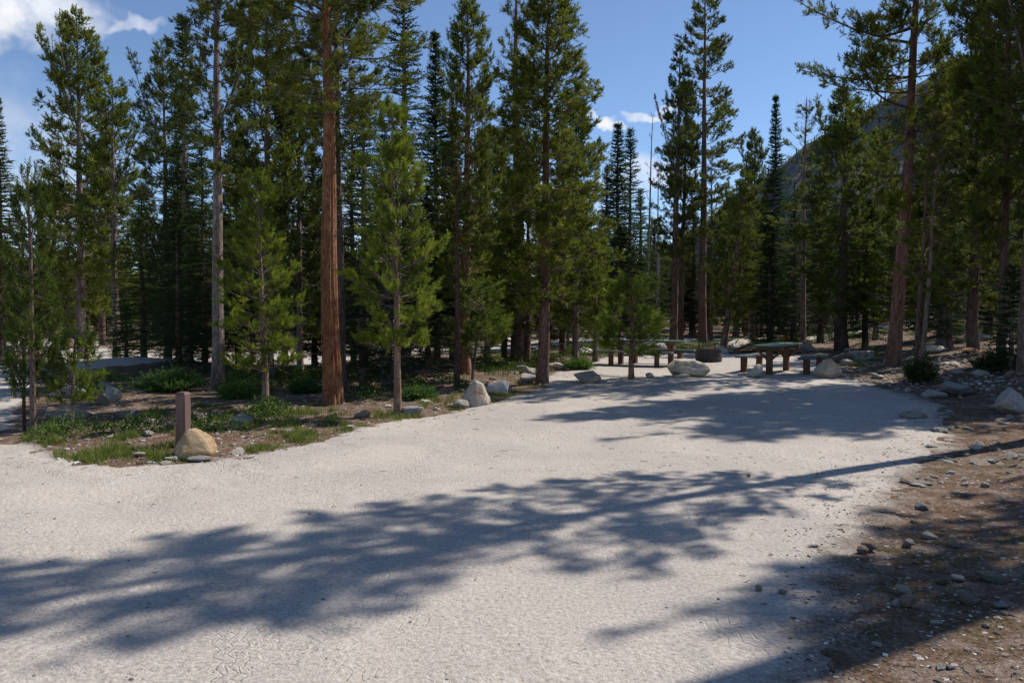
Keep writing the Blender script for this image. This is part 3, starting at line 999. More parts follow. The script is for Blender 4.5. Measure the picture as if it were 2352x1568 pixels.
PR['fir_b'] = conifer('fir_b', 32, 11.0, 0.8, 0.95, 0.12, 0.19, 8, 17, 16, 0.038, 0.015, shape='fir', droop=0.2, dead_low=0.5)
PR['fir_c'] = conifer('fir_c', 33, 3.0, 0.05, 0.85, 0.05, 0.17, 7, 18, 16, 0.034, 0.011, shape='fir', droop=0.1, dead_low=0.0)
PR['snag'] = conifer('snag', 35, 9.0, 2.5, 0.55, 0.075, 0.45, 3, 5, 1, 0.01, 0.001, sparse=0.4, dead_low=1.2, dead_top=2.0, bark=M_DEAD)
print('crown tris', sum(p.ntri for p in PR.values()), {k: p.ntri for k, p in PR.items()})

TREES = []


def tree(name, proto, base, top_v, label=None, cat='tree', hw=None, tw=None, rot=None, top_u=None, Y=None, H=None, leaf=(1, 1, 1), bark=(1, 1, 1), group=None, world=None, crown=True):
    """base: photo point of the trunk foot (or world x, y); top_v: photo row of the tip; hw: crown half width, tw: trunk width, in photo units"""
    p = PR[proto]
    if world is not None:
        x, y = world
        z = float(surf(x, y)[0])
    elif Y is None:
        q = g0(*base); x, y = q[0], q[1]
        z = float(surf(x, y)[0])
    else:
        q = at_depth(base[0], 800, Y); x, y = q[0], Y
        z = float(surf(x, y)[0])
    if H is None:
        topz = at_depth(base[0], top_v, y)[2]
        H = topz - z
    sz = H / p.H
    k = y / FPX
    sx = (hw * k / p.R) if hw else sz
    if world is None and proto in ('mid_a', 'mid_b', 'mid_c', 'tall_a', 'tall_b', 'young_b'):
        sx *= 0.88 if proto == 'young_b' else 0.95
    o = bpy.data.objects.new(name, None)
    o.empty_display_size = 0.3
    COL.objects.link(o)
    if rot is None:
        rot = rng.uniform(0, 6.28)
    qz = Quaternion((0, 0, 1), rot)
    ql = Quaternion()
    if top_u is not None:
        dx = (top_u - base[0]) * k
        ql = Quaternion((0, 1, 0), math.atan2(dx, H))
    o.rotation_mode = 'QUATERNION'
    o.rotation_quaternion = ql @ qz
    o.location = (x, y, z - 0.02)
    o.scale = (sx, sx, sz)
    if label:
        o['label'] = label
    o['category'] = cat
    if group:
        o['group'] = group
    t = link('trunk', p.trunk, o)
    if tw:
        ks = (tw * 0.5 * k) / (p.r0 * sx)
        t.scale = (ks, ks, 1)
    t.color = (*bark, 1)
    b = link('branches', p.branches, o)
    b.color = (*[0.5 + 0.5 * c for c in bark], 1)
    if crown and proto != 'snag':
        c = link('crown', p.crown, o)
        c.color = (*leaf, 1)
    TREES.append((x, y))
    return o


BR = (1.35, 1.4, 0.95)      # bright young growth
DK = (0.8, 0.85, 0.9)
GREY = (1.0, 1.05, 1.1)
PINK = (1.15, 0.95, 0.85)
BROWN = (0.75, 0.62, 0.52)
# ---- left group
tree('fir_tree', 'fir_b', (6, 800), 218, 'brownish fir cut by the left edge, dense dark top over thin lower limbs', hw=62, Y=33, leaf=(1.3, 1.0, 0.8), tw=16)
tree('pine_tree', 'sapling', (78, 996), 380, 'slim dark young pine with a bare leader beside the left road', hw=54, tw=14, rot=0.4, leaf=(0.6, 0.72, 0.68), bark=(0.7, 0.62, 0.58))
tree('pine_tree', 'tiny', (57, 990), 690, 'small dark pine close against the slim young pine at left', hw=26, tw=8, leaf=(0.8, 0.95, 0.9), bark=(0.6, 0.5, 0.45))
tree('pine_sapling', 'tiny', (163, 982), 762, 'small bright green pine sapling right of the slim young pine', hw=46, tw=9, top_u=178, leaf=(1.25, 1.35, 1.0), bark=GREY)
tree('pine_tree', 'mid_c', (190, 818), 45, 'many-stemmed ragged pine standing tallest at far left', hw=112, tw=22, Y=27, rot=1.0, leaf=(1.2, 1.15, 0.95))
tree('pine_tree', 'mid_b', (268, 818), 185, 'pine with yellow-green crown just right of the many-stemmed pine', hw=88, tw=18, Y=26, leaf=(1.2, 1.2, 0.9))
tree('fir_tree', 'fir_c', (290, 838), 690, 'bushy bright green little fir near the water spigot', hw=80, Y=24.5, leaf=(1.7, 2.0, 1.2))
tree('pine_tree', 'mid_b', (385, 848), 112, 'ragged dark pine leaning its limbs left of the tall spire fir', hw=80, tw=16, Y=23, rot=2.4, leaf=DK)
tree('fir_tree', 'fir_a', (432, 852), 28, 'tall dark spire fir left of the grey trunk', hw=105, tw=22, Y=22, leaf=(0.9, 0.95, 0.9))
tree('fir_tree', 'fir_b', (412, 850), 330, 'shorter dark fir hugging the foot of the tall spire fir', hw=80, tw=13, Y=23, leaf=(0.9, 0.9, 0.85))
tree('pine_tree', 'tall_a', (499, 890), -260, 'tall pine with a straight grey bare trunk left of centre', hw=100, tw=30, top_u=517, rot=0.6, bark=(1.1, 1.1, 1.12))
tree('pine_tree', 'young_b', (609, 942), 395, 'bright green young pine with low spreading boughs left of the red trunk', hw=122, tw=17, top_u=600, rot=0.2, leaf=BR, bark=(1.15, 1.0, 0.9))
tree('pine_tree', 'mid_a', (618, 868), -120, 'dense dark pine rising behind the bright young pine', hw=105, tw=22, Y=18.5, leaf=(0.95, 1.0, 0.85))
tree('pine_tree', 'mid_c', (690, 862), 170, 'dark bushy pine close left of the big red trunk', hw=100, tw=16, Y=19.5, leaf=DK)
tree('pine_tree', 'red', (766, 922), -420, 'big pine with a thick orange-red grooved trunk', hw=205, tw=44, top_u=752, rot=0.0, leaf=(1.15, 1.1, 0.85))
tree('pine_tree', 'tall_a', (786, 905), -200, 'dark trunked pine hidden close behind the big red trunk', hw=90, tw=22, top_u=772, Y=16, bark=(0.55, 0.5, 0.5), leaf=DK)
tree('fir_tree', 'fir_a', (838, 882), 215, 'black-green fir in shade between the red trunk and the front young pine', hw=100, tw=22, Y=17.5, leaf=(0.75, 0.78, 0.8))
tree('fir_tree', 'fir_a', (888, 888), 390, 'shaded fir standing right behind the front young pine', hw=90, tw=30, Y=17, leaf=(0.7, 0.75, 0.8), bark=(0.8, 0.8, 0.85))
tree('fir_tree', 'fir_a', (932, 845), -120, 'tall dense fir towering behind the front young pine', hw=120, tw=24, Y=22.5, rot=1.7, leaf=(1.1, 1.05, 0.9))
tree('pine_tree', 'young_a', (914, 956), 242, 'bright young pine at the gravel edge with a slim speckled trunk', hw=108, tw=18, top_u=905, rot=0.9, leaf=BR, bark=(1.2, 1.0, 0.88))
tree('fir_tree', 'fir_b', (1003, 835), 66, 'narrow spire fir with a rust tip behind the gap at centre', hw=80, tw=16, Y=25, leaf=(0.95, 0.95, 0.9))
tree('pine_tree', 'mid_a', (1070, 852), -5, 'dense pine with a pale orange trunk left of centre', hw=88, tw=26, Y=20.5, top_u=1076, leaf=(1.1, 1.1, 0.9), bark=(1.5, 1.05, 0.8))
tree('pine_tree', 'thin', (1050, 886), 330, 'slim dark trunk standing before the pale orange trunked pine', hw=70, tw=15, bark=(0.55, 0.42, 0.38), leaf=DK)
tree('pine_sapling', 'tiny', (1085, 872), 655, 'little pine with a bent pale stem behind the pointed boulder', hw=52, tw=7, top_u=1108, leaf=(1.0, 1.1, 0.9), bark=GREY)
tree('pine_tree', 'thin', (1188, 832), -25, 'half-dead pine with bare upper twigs at centre', hw=66, tw=34, Y=25, bark=(0.8, 0.7, 0.68), rot=1.2)
tree('pine_tree', 'mid_a', (1246, 881), -70, 'full pine with dark red-brown trunk standing at the gravel edge', hw=132, tw=28, top_u=1262, rot=2.2, leaf=(1.2, 1.15, 0.9), bark=(0.85, 0.6, 0.5))
tree('pine_tree', 'mid_c', (1322, 822), 235, 'bushy yellow-green pine behind the full pine at the gravel edge', hw=98, tw=16, Y=24, leaf=(1.2, 1.2, 0.85))
tree('pine_tree', 'young_b', (1368, 815), 540, 'low bright pine left of the picnic tables', hw=70, tw=14, Y=25, leaf=(1.2, 1.3, 0.9))
tree('fir_tree', 'fir_b', (1418, 782), 278, 'left one of the twin narrow spire firs behind the picnic tables', hw=68, tw=13, Y=40, leaf=(0.85, 0.95, 0.95))
tree('fir_tree', 'fir_a', (1446, 782), 290, 'right one of the twin narrow spire firs behind the picnic tables', hw=78, tw=13, Y=41, leaf=(0.9, 1.0, 0.95), rot=2.0)
tree('dead_tree', 'snag', (1482, 780), 262, 'thin leaning dead pole against the sky at centre', hw=14, tw=8, Y=43, top_u=1496)
tree('dead_tree', 'snag', (1510, 780), 385, 'short grey dead tree right of the leaning pole', hw=26, tw=8, Y=44)
tree('pine_sapling', 'tiny', (1450, 871), 648, 'small pine with an orange tuft standing in front of the picnic table', hw=60, tw=14, rot=0.5, leaf=(1.3, 1.4, 0.95), bark=(1.0, 0.72, 0.55))
tree('pine_tree', 'tall_b', (1547, 788), 112, 'left pine of the tall pair behind the fire ring', hw=58, tw=19, top_u=1556, leaf=(0.95, 0.95, 0.95), bark=(0.85, 0.7, 0.62), rot=0.9)
tree('pine_tree', 'tall_a', (1563, 786), 190, 'slim pine pressed against the left pine of the tall pair', hw=46, tw=14, top_u=1572, leaf=(0.95, 0.95, 0.95), bark=(0.8, 0.66, 0.6))
tree('pine_tree', 'tall_b', (1613, 788), -45, 'open-crowned pine standing tallest behind the fire ring', hw=92, tw=20, top_u=1612, rot=3.6, leaf=(1.0, 0.98, 0.92), bark=(0.85, 0.7, 0.62))
tree('pine_tree', 'thin', (1632, 782), 380, 'thin brown trunk right beside the open-crowned tall pine', hw=42, tw=10, Y=41, bark=(1.0, 0.75, 0.62))
tree('pine_tree', 'mid_c', (1660, 806), 395, 'pine with a leaning pale trunk behind the fire ring', hw=60, tw=17, top_u=1712, Y=31, bark=(1.3, 1.15, 1.05), leaf=(1.1, 1.1, 0.9))
tree('pine_tree', 'mid_c', (1728, 775), 308, 'many-topped small pine left of the narrow blue spire fir', hw=52, tw=12, Y=44, leaf=(1.05, 1.05, 0.9))
tree('fir_tree', 'fir_b', (1774, 778), 215, 'narrow blue-black spire fir against the mountain foot', hw=50, tw=12, Y=43, leaf=(0.8, 0.9, 1.0))
tree('fir_tree', 'fir_a', (1765, 790), 560, 'dark fir with ground-sweeping skirts behind the right picnic table', hw=90, tw=12, Y=30, leaf=(0.75, 0.85, 0.85))
tree('pine_tree', 'thin', (1843, 772), 226, 'dead-topped pine with a straight bare pole behind the right picnic table', hw=56, tw=13, Y=34, bark=(1.1, 0.98, 0.92), rot=2.6)
tree('pine_tree', 'mid_c', (1934, 770), 215, 'broad bushy dark pine below the mountain ridge', hw=105, tw=30, Y=31, leaf=(1.0, 1.05, 0.85), bark=(0.6, 0.55, 0.52))
# ---- right group
tree('pine_tree', 'lean', (2053, 840), -430, 'tall right-hand pine with a reddish trunk and long limbs reaching left', hw=150, tw=31, top_u=2108, rot=0.15, leaf=(1.1, 1.05, 0.85), bark=(1.0, 0.72, 0.62))
tree('pine_tree', 'thin', (2100, 872), 250, 'left stem of the thin pine clump at the right bank', hw=62, tw=12, top_u=2130, bark=(0.75, 0.6, 0.55))
tree('pine_tree', 'thin', (2114, 872), 300, 'right stem of the thin pine clump at the right bank', hw=58, tw=13, top_u=2150, bark=(1.1, 1.0, 0.95), rot=1.4)
tree('pine_tree', 'mid_c', (2160, 775), 150, 'pine crown filling behind the tall right-hand pine', hw=100, tw=18, Y=27, leaf=(1.15, 1.1, 0.85))
tree('fir_tree', 'fir_b', (2262, 770), 72, 'spire fir tip showing above the right-hand pines', hw=62, tw=14, Y=33, leaf=(0.85, 0.95, 0.9))
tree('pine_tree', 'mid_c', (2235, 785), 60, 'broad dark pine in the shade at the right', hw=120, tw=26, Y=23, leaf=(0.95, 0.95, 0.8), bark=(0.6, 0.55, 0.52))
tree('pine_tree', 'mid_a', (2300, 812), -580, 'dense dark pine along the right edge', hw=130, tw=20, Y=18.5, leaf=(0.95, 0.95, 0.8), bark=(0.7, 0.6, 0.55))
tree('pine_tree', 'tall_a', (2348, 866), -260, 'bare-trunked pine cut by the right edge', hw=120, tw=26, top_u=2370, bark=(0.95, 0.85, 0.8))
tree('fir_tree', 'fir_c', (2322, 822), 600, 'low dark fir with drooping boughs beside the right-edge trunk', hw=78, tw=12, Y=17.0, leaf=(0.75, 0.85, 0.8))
tree('fir_tree', 'fir_a', (2180, 780), 430, 'shaded fir behind the thin pine clump', hw=80, tw=16, Y=25, leaf=(0.85, 0.9, 0.8))
tree('pine_tree', 'young_b', (2060, 770), 440, 'young pine glowing green behind the reddish right-hand trunk', hw=90, tw=12, Y=28, leaf=(1.1, 1.2, 0.8))
tree('pine_tree', 'mid_b', (2010, 768), 300, 'slender pine between the bushy dark pine and the reddish trunk', hw=60, tw=14, Y=34, leaf=(1.0, 1.0, 0.85))
FILL = [
    (1392, 36, 375, 'fir_a', 'full green fir left of the twin spire firs', 62),
    (1470, 42, 430, 'fir_a', 'full green fir between the twin spire firs and the leaning dead pole', 58),
    (410, 19.8, 430, 'fir_a', 'dense dark fir skirt low beside the grey trunk on its left', 95),
    (330, 24, 420, 'fir_a', 'dark fir filling the gap between the little fir and the spire fir', 95),
    (470, 21, 330, 'fir_a', 'shaded fir tucked just left of the grey trunk', 85),
    (548, 22.5, 290, 'fir_a', 'dark fir showing right of the grey trunk', 95),
    (580, 25, 340, 'mid_c', 'pine behind the bright young pine on its left side', 90),
    (655, 24, 250, 'fir_a', 'dark fir behind the bright young pine on its right side', 100),
    (722, 22, 330, 'fir_b', 'narrow dark fir left of the red trunk', 85),
    (812, 21.5, 190, 'fir_a', 'tall dark fir right behind the red trunk', 105),
    (982, 20.5, 420, 'fir_a', 'dark fir low behind the right side of the front young pine', 90),
    (1040, 25, 250, 'fir_b', 'narrow fir behind the pale orange trunk', 80),
    (1118, 24, 300, 'mid_c', 'bushy pine right of the pale orange trunk', 85),
    (1158, 28, 260, 'fir_a', 'dark fir behind the half-dead pine on its left', 80),
    (1212, 25, 330, 'mid_c', 'bushy pine between the half-dead pine and the gravel-edge pine', 80),
    (1292, 28, 310, 'fir_a', 'dark fir right behind the gravel-edge pine', 85),
    (128, 35, 430, 'mid_c', 'bushy pine beyond the road behind the slim young pine', 75),
    (58, 37, 500, 'fir_a', 'dark low fir beyond the left road near the frame edge', 80),
    (236, 37, 330, 'mid_a', 'pine seen between the two ragged left pines', 60),
    (1500, 47, 500, 'fir_a', 'dark fir at the foot of the leaning dead pole', 60),
    (1590, 49, 470, 'fir_a', 'dark fir between the two tall pines behind the fire ring', 60),
    (1690, 47, 440, 'mid_c', 'bushy pine behind the leaning pale trunk', 65),
    (1822, 41, 450, 'fir_a', 'dark fir left of the bare pole trunk', 70),
    (1884, 38, 380, 'fir_a', 'dark fir between the bare pole and the broad bushy pine', 75),
    (1988, 31, 450, 'fir_a', 'dark fir right of the broad bushy pine', 80),
    (2112, 30, 330, 'fir_b', 'narrow fir right of the reddish trunk', 75),
    (880, 24, 300, 'fir_a', 'dark fir in the deep shade left of the speckled young trunk', 95),
]
for k_, (u_, Y_, top_, pr_, lb_, hw_) in enumerate(FILL):
    v_ = 0.8 + 0.25 * ((k_ * 7) % 5) / 4
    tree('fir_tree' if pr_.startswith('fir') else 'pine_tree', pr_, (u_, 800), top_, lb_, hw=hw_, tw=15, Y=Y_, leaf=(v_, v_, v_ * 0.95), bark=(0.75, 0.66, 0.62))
# ---- trees to the right of the frame that throw the shadows across the clearing
SH = 'pines outside the frame on the right bank'
for (x, y, H, pr_, hw_, tw_, lb) in [(7.35, 10.55, 16.0, 'tall_a', 1.2, 0.30, 'tall pine just off the right edge throwing the long trunk shadow'),
                                     (7.7, 7.45, 27.0, 'tall_a', 1.7, 0.42, 'tall bare-stemmed pine off to the right shading the near corner'),
                                     (9.5, 9.15, 10.5, 'mid_b', 1.0, 0.18, 'dense pine off to the right of the near litter'),
                                     (13.4, 17.0, 13.5, 'mid_b', 1.8, 0.28, 'pine off to the right behind the long-shadow pine'),
                                     (12.4, 16.3, 10.0, 'mid_c', 1.5, 0.22, 'low-crowned pine just off the right edge shading the bank'),
                                     (17.5, 20.5, 14.0, 'mid_b', 1.9, 0.28, 'pine off to the right high on the bank'),
                                     (13.6, 19.4, 15.0, 'mid_b', 1.7, 0.24, 'pine just past the right edge behind the bare trunk')]:
    tree('pine_tree', pr_, (0, 0), 0, lb, world=(x, y), H=H, hw=hw_ * FPX / y, tw=tw_ * FPX / y)
# ---- the wood behind
BG = [('pine', 'mid_a'), ('pine', 'mid_b'), ('pine', 'mid_c'), ('pine', 'tall_a'), ('fir', 'fir_a'), ('fir', 'fir_b'), ('fir', 'fir_a'), ('pine', 'young_b'), ('pine', 'mid_c'), ('fir', 'fir_c')]
cnt = 0
tries = 0
brng = np.random.default_rng(99)
while cnt < 270 and tries < 14000:
    tries += 1
    Yb = brng.uniform(26, 105) if tries % 3 else brng.uniform(44, 64)
    xb = brng.uniform(-0.72, 0.72) * Yb
    if G_any(np.array([xb]), np.array([Yb]))[0] > -0.8:
        continue
    if min((xb - a) ** 2 + (Yb - b) ** 2 for a, b in TREES) < (1.1 if Yb > 44 else 2.2) ** 2:
        continue
    ub = W2 + FPX * xb / Yb
    if Yb < 40 and ub > 1380 and ub < 1900:
        continue
    kn, pr_ = BG[brng.integers(len(BG))]
    Hb = brng.uniform(5.5, 9.5) * (1.0 if Yb > 40 else 0.75)
    # open sky stays open where the photo has it
    cap = 480
    if ub < 330: cap = 560
    elif 1380 < ub < 1530: cap = 470
    elif 1640 < ub < 1900: cap = 440
    elif ub > 1950: cap = 330
    elif 330 < ub < 1330: cap = 330
    zt = at_depth(ub, cap + brng.uniform(-10, 90), Yb)[2] - float(h_base(xb, Yb))
    Hb = min(Hb, zt)
    if Hb < 3.0:
        continue
    side = 'beyond the left road' if ub < 480 else ('in the wood behind the road at centre' if ub < 1390 else ('in the wood behind the picnic tables' if ub < 1960 else 'on the wooded slope at right'))
    v = brng.uniform(0.75, 1.1)
    tree('%s_tree' % kn, pr_, (0, 0), 0, 'background %s %s' % (kn, side), world=(xb, Yb), H=Hb,
         hw=brng.uniform(0.95, 1.5) * FPX / Yb * (1.0 if Hb > 4.5 else 0.75), leaf=(v, v, v * 0.95), bark=(0.8, 0.72, 0.68), group='background %ss %s' % (kn, side))
    cnt += 1
print('bg trees', cnt)


def distant_wood():
    r = np.random.default_rng(61)
    Vs, ts = [], []
    for k in range(620):
        y = r.uniform(92, 190); x = r.uniform(-0.78, 0.78) * y
        H = r.uniform(5, 9.5) * (0.9 if x < -0.4 * y else 1.0); R = H * r.uniform(0.14, 0.24)
        z = float(h_base(x, y)) - 0.2
        n = 130
        t = r.random(n) ** 0.8
        a = r.uniform(0, 6.28, n)
        rad = R * (1 - t) * np.sqrt(r.random(n)) + 0.05
        C = np.stack([x + rad * np.cos(a), y + rad * np.sin(a), z + 0.3 + t * (H - 0.3)], 1)
        d = unit(np.stack([np.cos(a), np.sin(a), r.uniform(-0.4, 0.9, n)], 1)) * (0.25 + 0.55 * (1 - t))[:, None]
        sd = unit(np.cross(d, r.normal(size=(n, 3)))) * (0.10 + 0.14 * (1 - t))[:, None]
        Vs.append(np.stack([C - sd, C + sd, C + d], 1).reshape(-1, 3))
        ts.append(np.repeat(np.clip(r.uniform(0, 0.5) + r.uniform(0, 0.3, n), 0, 0.9), 3))
    V = np.concatenate(Vs)
    link('distant_forest', make_mesh('distant_forest', V, np.arange(len(V)).reshape(-1, 3), M_FIR, False, {'tint': np.concatenate(ts)}), label='far-off wall of dark conifers behind all the trees', cat='forest', kind='stuff')


distant_wood()


# ------------------------------------------------------------------ rocks
def sphere_dirs(sub):
    import bmesh
    bm = bmesh.new()
    bmesh.ops.create_icosphere(bm, subdivisions=sub, radius=1.0)
    bm.verts.ensure_lookup_table()
    V = np.array([v.co[:] for v in bm.verts])
    F = np.array([[v.index for v in f.verts] for f in bm.faces])
    bm.free()
    return V, F


SPH = {s: sphere_dirs(s) for s in (1, 2, 3, 4)}


def rock_shape(seed, sub=3, nplanes=11, rough=0.09, planes=None, soft=50.0):
    r = np.random.default_rng(seed)
    D, F = SPH[sub]
    if planes is None:
        n = unit(r.normal(size=(nplanes, 3)))
        d = r.uniform(0.50, 1.0, nplanes)
    else:
        n = unit(np.array([p[:3] for p in planes], float)); d = np.array([p[3] for p in planes], float)
        n2 = unit(r.normal(size=(6, 3))); d2 = r.uniform(0.95, 1.15, 6)
        n = np.concatenate([n, n2]); d = np.concatenate([d, d2])
    q = np.maximum(D @ n.T, 1e-3) / d[None, :]
    q = np.concatenate([q, np.full((len(D), 1), 0.72)], 1)
    R = 1.0 / (np.power(np.power(q, soft).sum(1), 1.0 / soft))
    R = R * (1 + rough * (2 * fbm(D[:, 0] * 2.3 + D[:, 2] * 1.7 + seed, D[:, 1] * 2.3 - D[:, 2] * 1.3, 4, seed)))
    V = D * R[:, None]
    mn, mx = V.min(0), V.max(0)
    V = (V - (mn + mx) / 2) / (mx - mn)      # unit bounding box
    V[:, 2] += 0.5
    return V, F


ROCKS = {}


def rock_mesh(seed, sub=3, **kw):
    key = (seed, sub)
    if key not in ROCKS:
        V, F = rock_shape(seed, sub, **kw)
        ROCKS[key] = make_mesh('rock', V, F, M_ROCK, sub >= 3)
    return ROCKS[key]


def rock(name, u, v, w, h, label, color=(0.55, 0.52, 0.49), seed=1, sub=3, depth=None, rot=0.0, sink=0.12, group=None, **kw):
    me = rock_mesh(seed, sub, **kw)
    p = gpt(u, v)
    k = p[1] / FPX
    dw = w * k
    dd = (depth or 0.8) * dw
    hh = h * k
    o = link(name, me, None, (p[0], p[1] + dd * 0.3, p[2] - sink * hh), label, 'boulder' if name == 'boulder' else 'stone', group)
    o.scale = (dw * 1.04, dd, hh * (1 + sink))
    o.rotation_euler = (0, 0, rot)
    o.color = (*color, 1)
    return o


TAN = (0.70, 0.52, 0.33)
WHT = (0.84, 0.80, 0.74)
GRY = (0.58, 0.56, 0.53)
BRN = (0.40, 0.32, 0.26)
rock('boulder', 437, 1056, 92, 70, 'rounded orange-tan boulder at the foot of the brown post', TAN, 101, 4, 0.9, 0.0, planes=[(-0.90, -0.15, 0.42, 0.62), (0.70, -0.15, 0.68, 0.66), (0.95, 0, 0.28, 0.84), (0.1, -0.85, 0.45, 0.58), (-0.5, -0.75, 0.4, 0.66), (0, 0.8, 0.4, 0.66), (-0.2, 0, 1, 0.86)], soft=30.0, rough=0.07)
rock('stone', 452, 1062, 64, 15, 'flat grey slab lying against the orange-tan boulder', GRY, 102, 3, 0.5)
rock('stone', 392, 1060, 34, 12, 'white flat stone left of the orange-tan boulder', WHT, 103, 3, 0.8)
rock('stone', 376, 1068, 30, 8, 'thin white chip of rock in front of the white flat stone', WHT, 104, 3, 0.8)
rock('stone', 318, 1050, 26, 12, 'pale round stone in the grass left of the orange-tan boulder', WHT, 105, 3, 0.8)
rock('boulder', 1091, 934, 68, 60, 'pointed grey standing boulder with a tan left side', (0.66, 0.60, 0.53), 106, 4, 0.7, 0.0, planes=[(-0.9, -0.1, 0.42, 0.62), (0.92, -0.1, 0.30, 0.62), (-0.35, -0.9, 0.25, 0.55), (0.45, -0.85, 0.25, 0.55), (0, 0.9, 0.4, 0.6), (0.6, 0, 0.8, 0.80), (-0.5, 0, 0.85, 0.82)], soft=60, rough=0.09)
rock('boulder', 1144, 910, 56, 34, 'craggy white boulder right of the pointed boulder', WHT, 107, 4, 0.8, 0.3, rough=0.10)
rock('stone', 1170, 905, 20, 19, 'small cream block beside the craggy white boulder', (0.62, 0.53, 0.44), 108, 3)
rock('boulder', 1058, 940, 38, 22, 'small grey boulder left of the pointed boulder', GRY, 109, 3, 0.8)
rock('boulder', 946, 957, 54, 25, 'low grey boulder behind the speckled young pine trunk', (0.50, 0.50, 0.51), 110, 3, 0.7)
rock('boulder', 1348, 882, 64, 28, 'dark grey-brown boulder alone at the picnic pad edge', (0.46, 0.39, 0.32), 111, 4, 0.8, 0.4)
rock('boulder', 1584, 866, 90, 40, 'big cream boulder in front of the fire ring', (0.78, 0.68, 0.55), 112, 4, 0.7, 0.0, planes=[(-0.9, -0.1, 0.35, 0.72), (0.6, -0.1, 0.8, 0.70), (-0.1, -0.2, 1, 0.72), (0.1, -0.95, 0.25, 0.6), (0, 0.9, 0.3, 0.6), (1, 0, 0.1, 0.95)], rough=0.08)
rock('stone', 1560, 869, 50, 9, 'flat white rubble at the foot of the big cream boulder', WHT, 113, 3, 0.7, rough=0.15)
rock('stone', 1494, 870, 20, 13, 'small white cone-shaped stone left of the big cream boulder', WHT, 114, 3)
rock('boulder', 1740, 867, 48, 31, 'jagged white boulder beside the near leg of the right table', WHT, 115, 4, 0.8, 0.9, rough=0.14)
rock('boulder', 1911, 870, 64, 44, 'tan and white pyramid boulder right of the right picnic table', (0.72, 0.60, 0.48), 116, 4, 0.8, 0.2, planes=[(-0.7, -0.3, 0.62, 0.60), (0.75, -0.3, 0.55, 0.60), (0, -0.85, 0.45, 0.55), (0, 0.85, 0.45, 0.6), (0.1, 0, 1, 0.9)])
rock('boulder', 1980, 830, 52, 23, 'white squarish block on the bank left of the reddish trunk', (0.60, 0.57, 0.52), 117, 4, 0.6, 0.1, planes=[(1, 0, 0, 0.9), (-1, 0, 0.1, 0.9), (0, -1, 0.1, 0.6), (0, 1, 0, 0.6), (0, 0, 1, 0.6)])
rock('boulder', 1936, 832, 48, 22, 'brown-grey block left of the white squarish block', (0.33, 0.27, 0.23), 118, 3, 0.7)
rock('boulder', 2330, 950, 92, 56, 'large white boulder with a rust underside at the right edge', (0.66, 0.60, 0.54), 119, 4, 0.8, 0.5, rough=0.08)
rock('boulder', 2210, 912, 90, 36, 'grey crumbling boulder mound on the right bank', (0.40, 0.38, 0.37), 120, 4, 0.7, 0.2, rough=0.22)
rock('boulder', 2152, 915, 56, 20, 'low grey rock left of the crumbling boulder mound', GRY, 121, 3, 0.8, rough=0.15)
rock('boulder', 2105, 962, 62, 16, 'long pale slab sunk in the shaded right bank', (0.52, 0.49, 0.45), 122, 3, 0.6)
rock('boulder', 2258, 782, 48, 17, 'grey slab lying high on the slope at right', (0.46, 0.44, 0.43), 123, 3, 0.6)
rock('stone', 2231, 812, 40, 14, 'orange stone among the rubble on the slope', (0.56, 0.33, 0.18), 124, 3, 0.6)
rock('boulder', 2150, 812, 52, 18, 'pale rock on the slope behind the thin pine clump', WHT, 125, 3, 0.7)
rock('boulder', 1285, 850, 46, 18, 'long white rock edging the picnic pad by the gravel-edge pine', WHT, 126, 3, 0.7, 0.3, rough=0.1)
rock('boulder', 1256, 852, 30, 20, 'cream rock close right of the gravel-edge pine trunk', (0.6, 0.52, 0.44), 127, 3)
rock('boulder', 1215, 880, 42, 22, 'white rock left of the gravel-edge pine trunk', WHT, 128, 3)
rock('stone', 1198, 862, 36, 20, 'grey rock behind the white rock at the gravel-edge pine', GRY, 129, 3)
rock('stone', 1222, 862, 26, 16, 'pale block left behind the gravel-edge pine trunk', WHT, 130, 3)
rock('stone', 1332, 833, 40, 10, 'flat white rock where the pad meets the green undergrowth', WHT, 131, 3, 0.7)
rock('boulder', 1697, 806, 60, 26, 'tilted white boulder pile right of the fire ring', WHT, 132, 3, 0.8, 0.4, rough=0.2)
rock('boulder', 1662, 812, 34, 18, 'white rock close right of the fire ring', WHT, 133, 3)
rock('boulder', 1853, 812, 48, 22, 'grey-white boulder behind the right picnic table', (0.5, 0.49, 0.48), 134, 3)
rock('boulder', 1513, 806, 40, 16, 'grey rock in the undergrowth behind the left picnic table', GRY, 135, 3)
rock('boulder', 548, 977, 54, 27, 'grey-white lumpy rock right of the brown post', (0.52, 0.49, 0.47), 136, 3, 0.8, 0.7, rough=0.14)
rock('stone', 460, 966, 32, 19, 'white and brown rock close right of the brown post', (0.56, 0.46, 0.40), 137, 3)
rock('stone', 539, 990, 28, 14, 'white block in front of the lumpy rock', WHT, 138, 3)
rock('boulder', 253, 928, 38, 36, 'bright white rock in the dark hollow at left', (0.72, 0.68, 0.64), 139, 3, 0.8, rough=0.12)
rock('boulder', 228, 938, 30, 30, 'brown rock leaning on the bright white rock', BRN, 140, 3)
rock('boulder', 142, 968, 100, 30, 'broad tan-topped boulder behind the small sapling', (0.52, 0.42, 0.33), 141, 4, 0.7, 0.1)
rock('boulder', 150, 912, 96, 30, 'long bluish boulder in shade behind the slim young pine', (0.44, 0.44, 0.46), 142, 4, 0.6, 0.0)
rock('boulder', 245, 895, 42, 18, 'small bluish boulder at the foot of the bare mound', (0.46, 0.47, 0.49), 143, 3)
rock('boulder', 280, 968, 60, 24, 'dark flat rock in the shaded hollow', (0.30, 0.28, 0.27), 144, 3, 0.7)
rock('stone', 655, 1000, 30, 12, 'small grey stone in front of the bright young pine trunk', GRY, 145, 3)
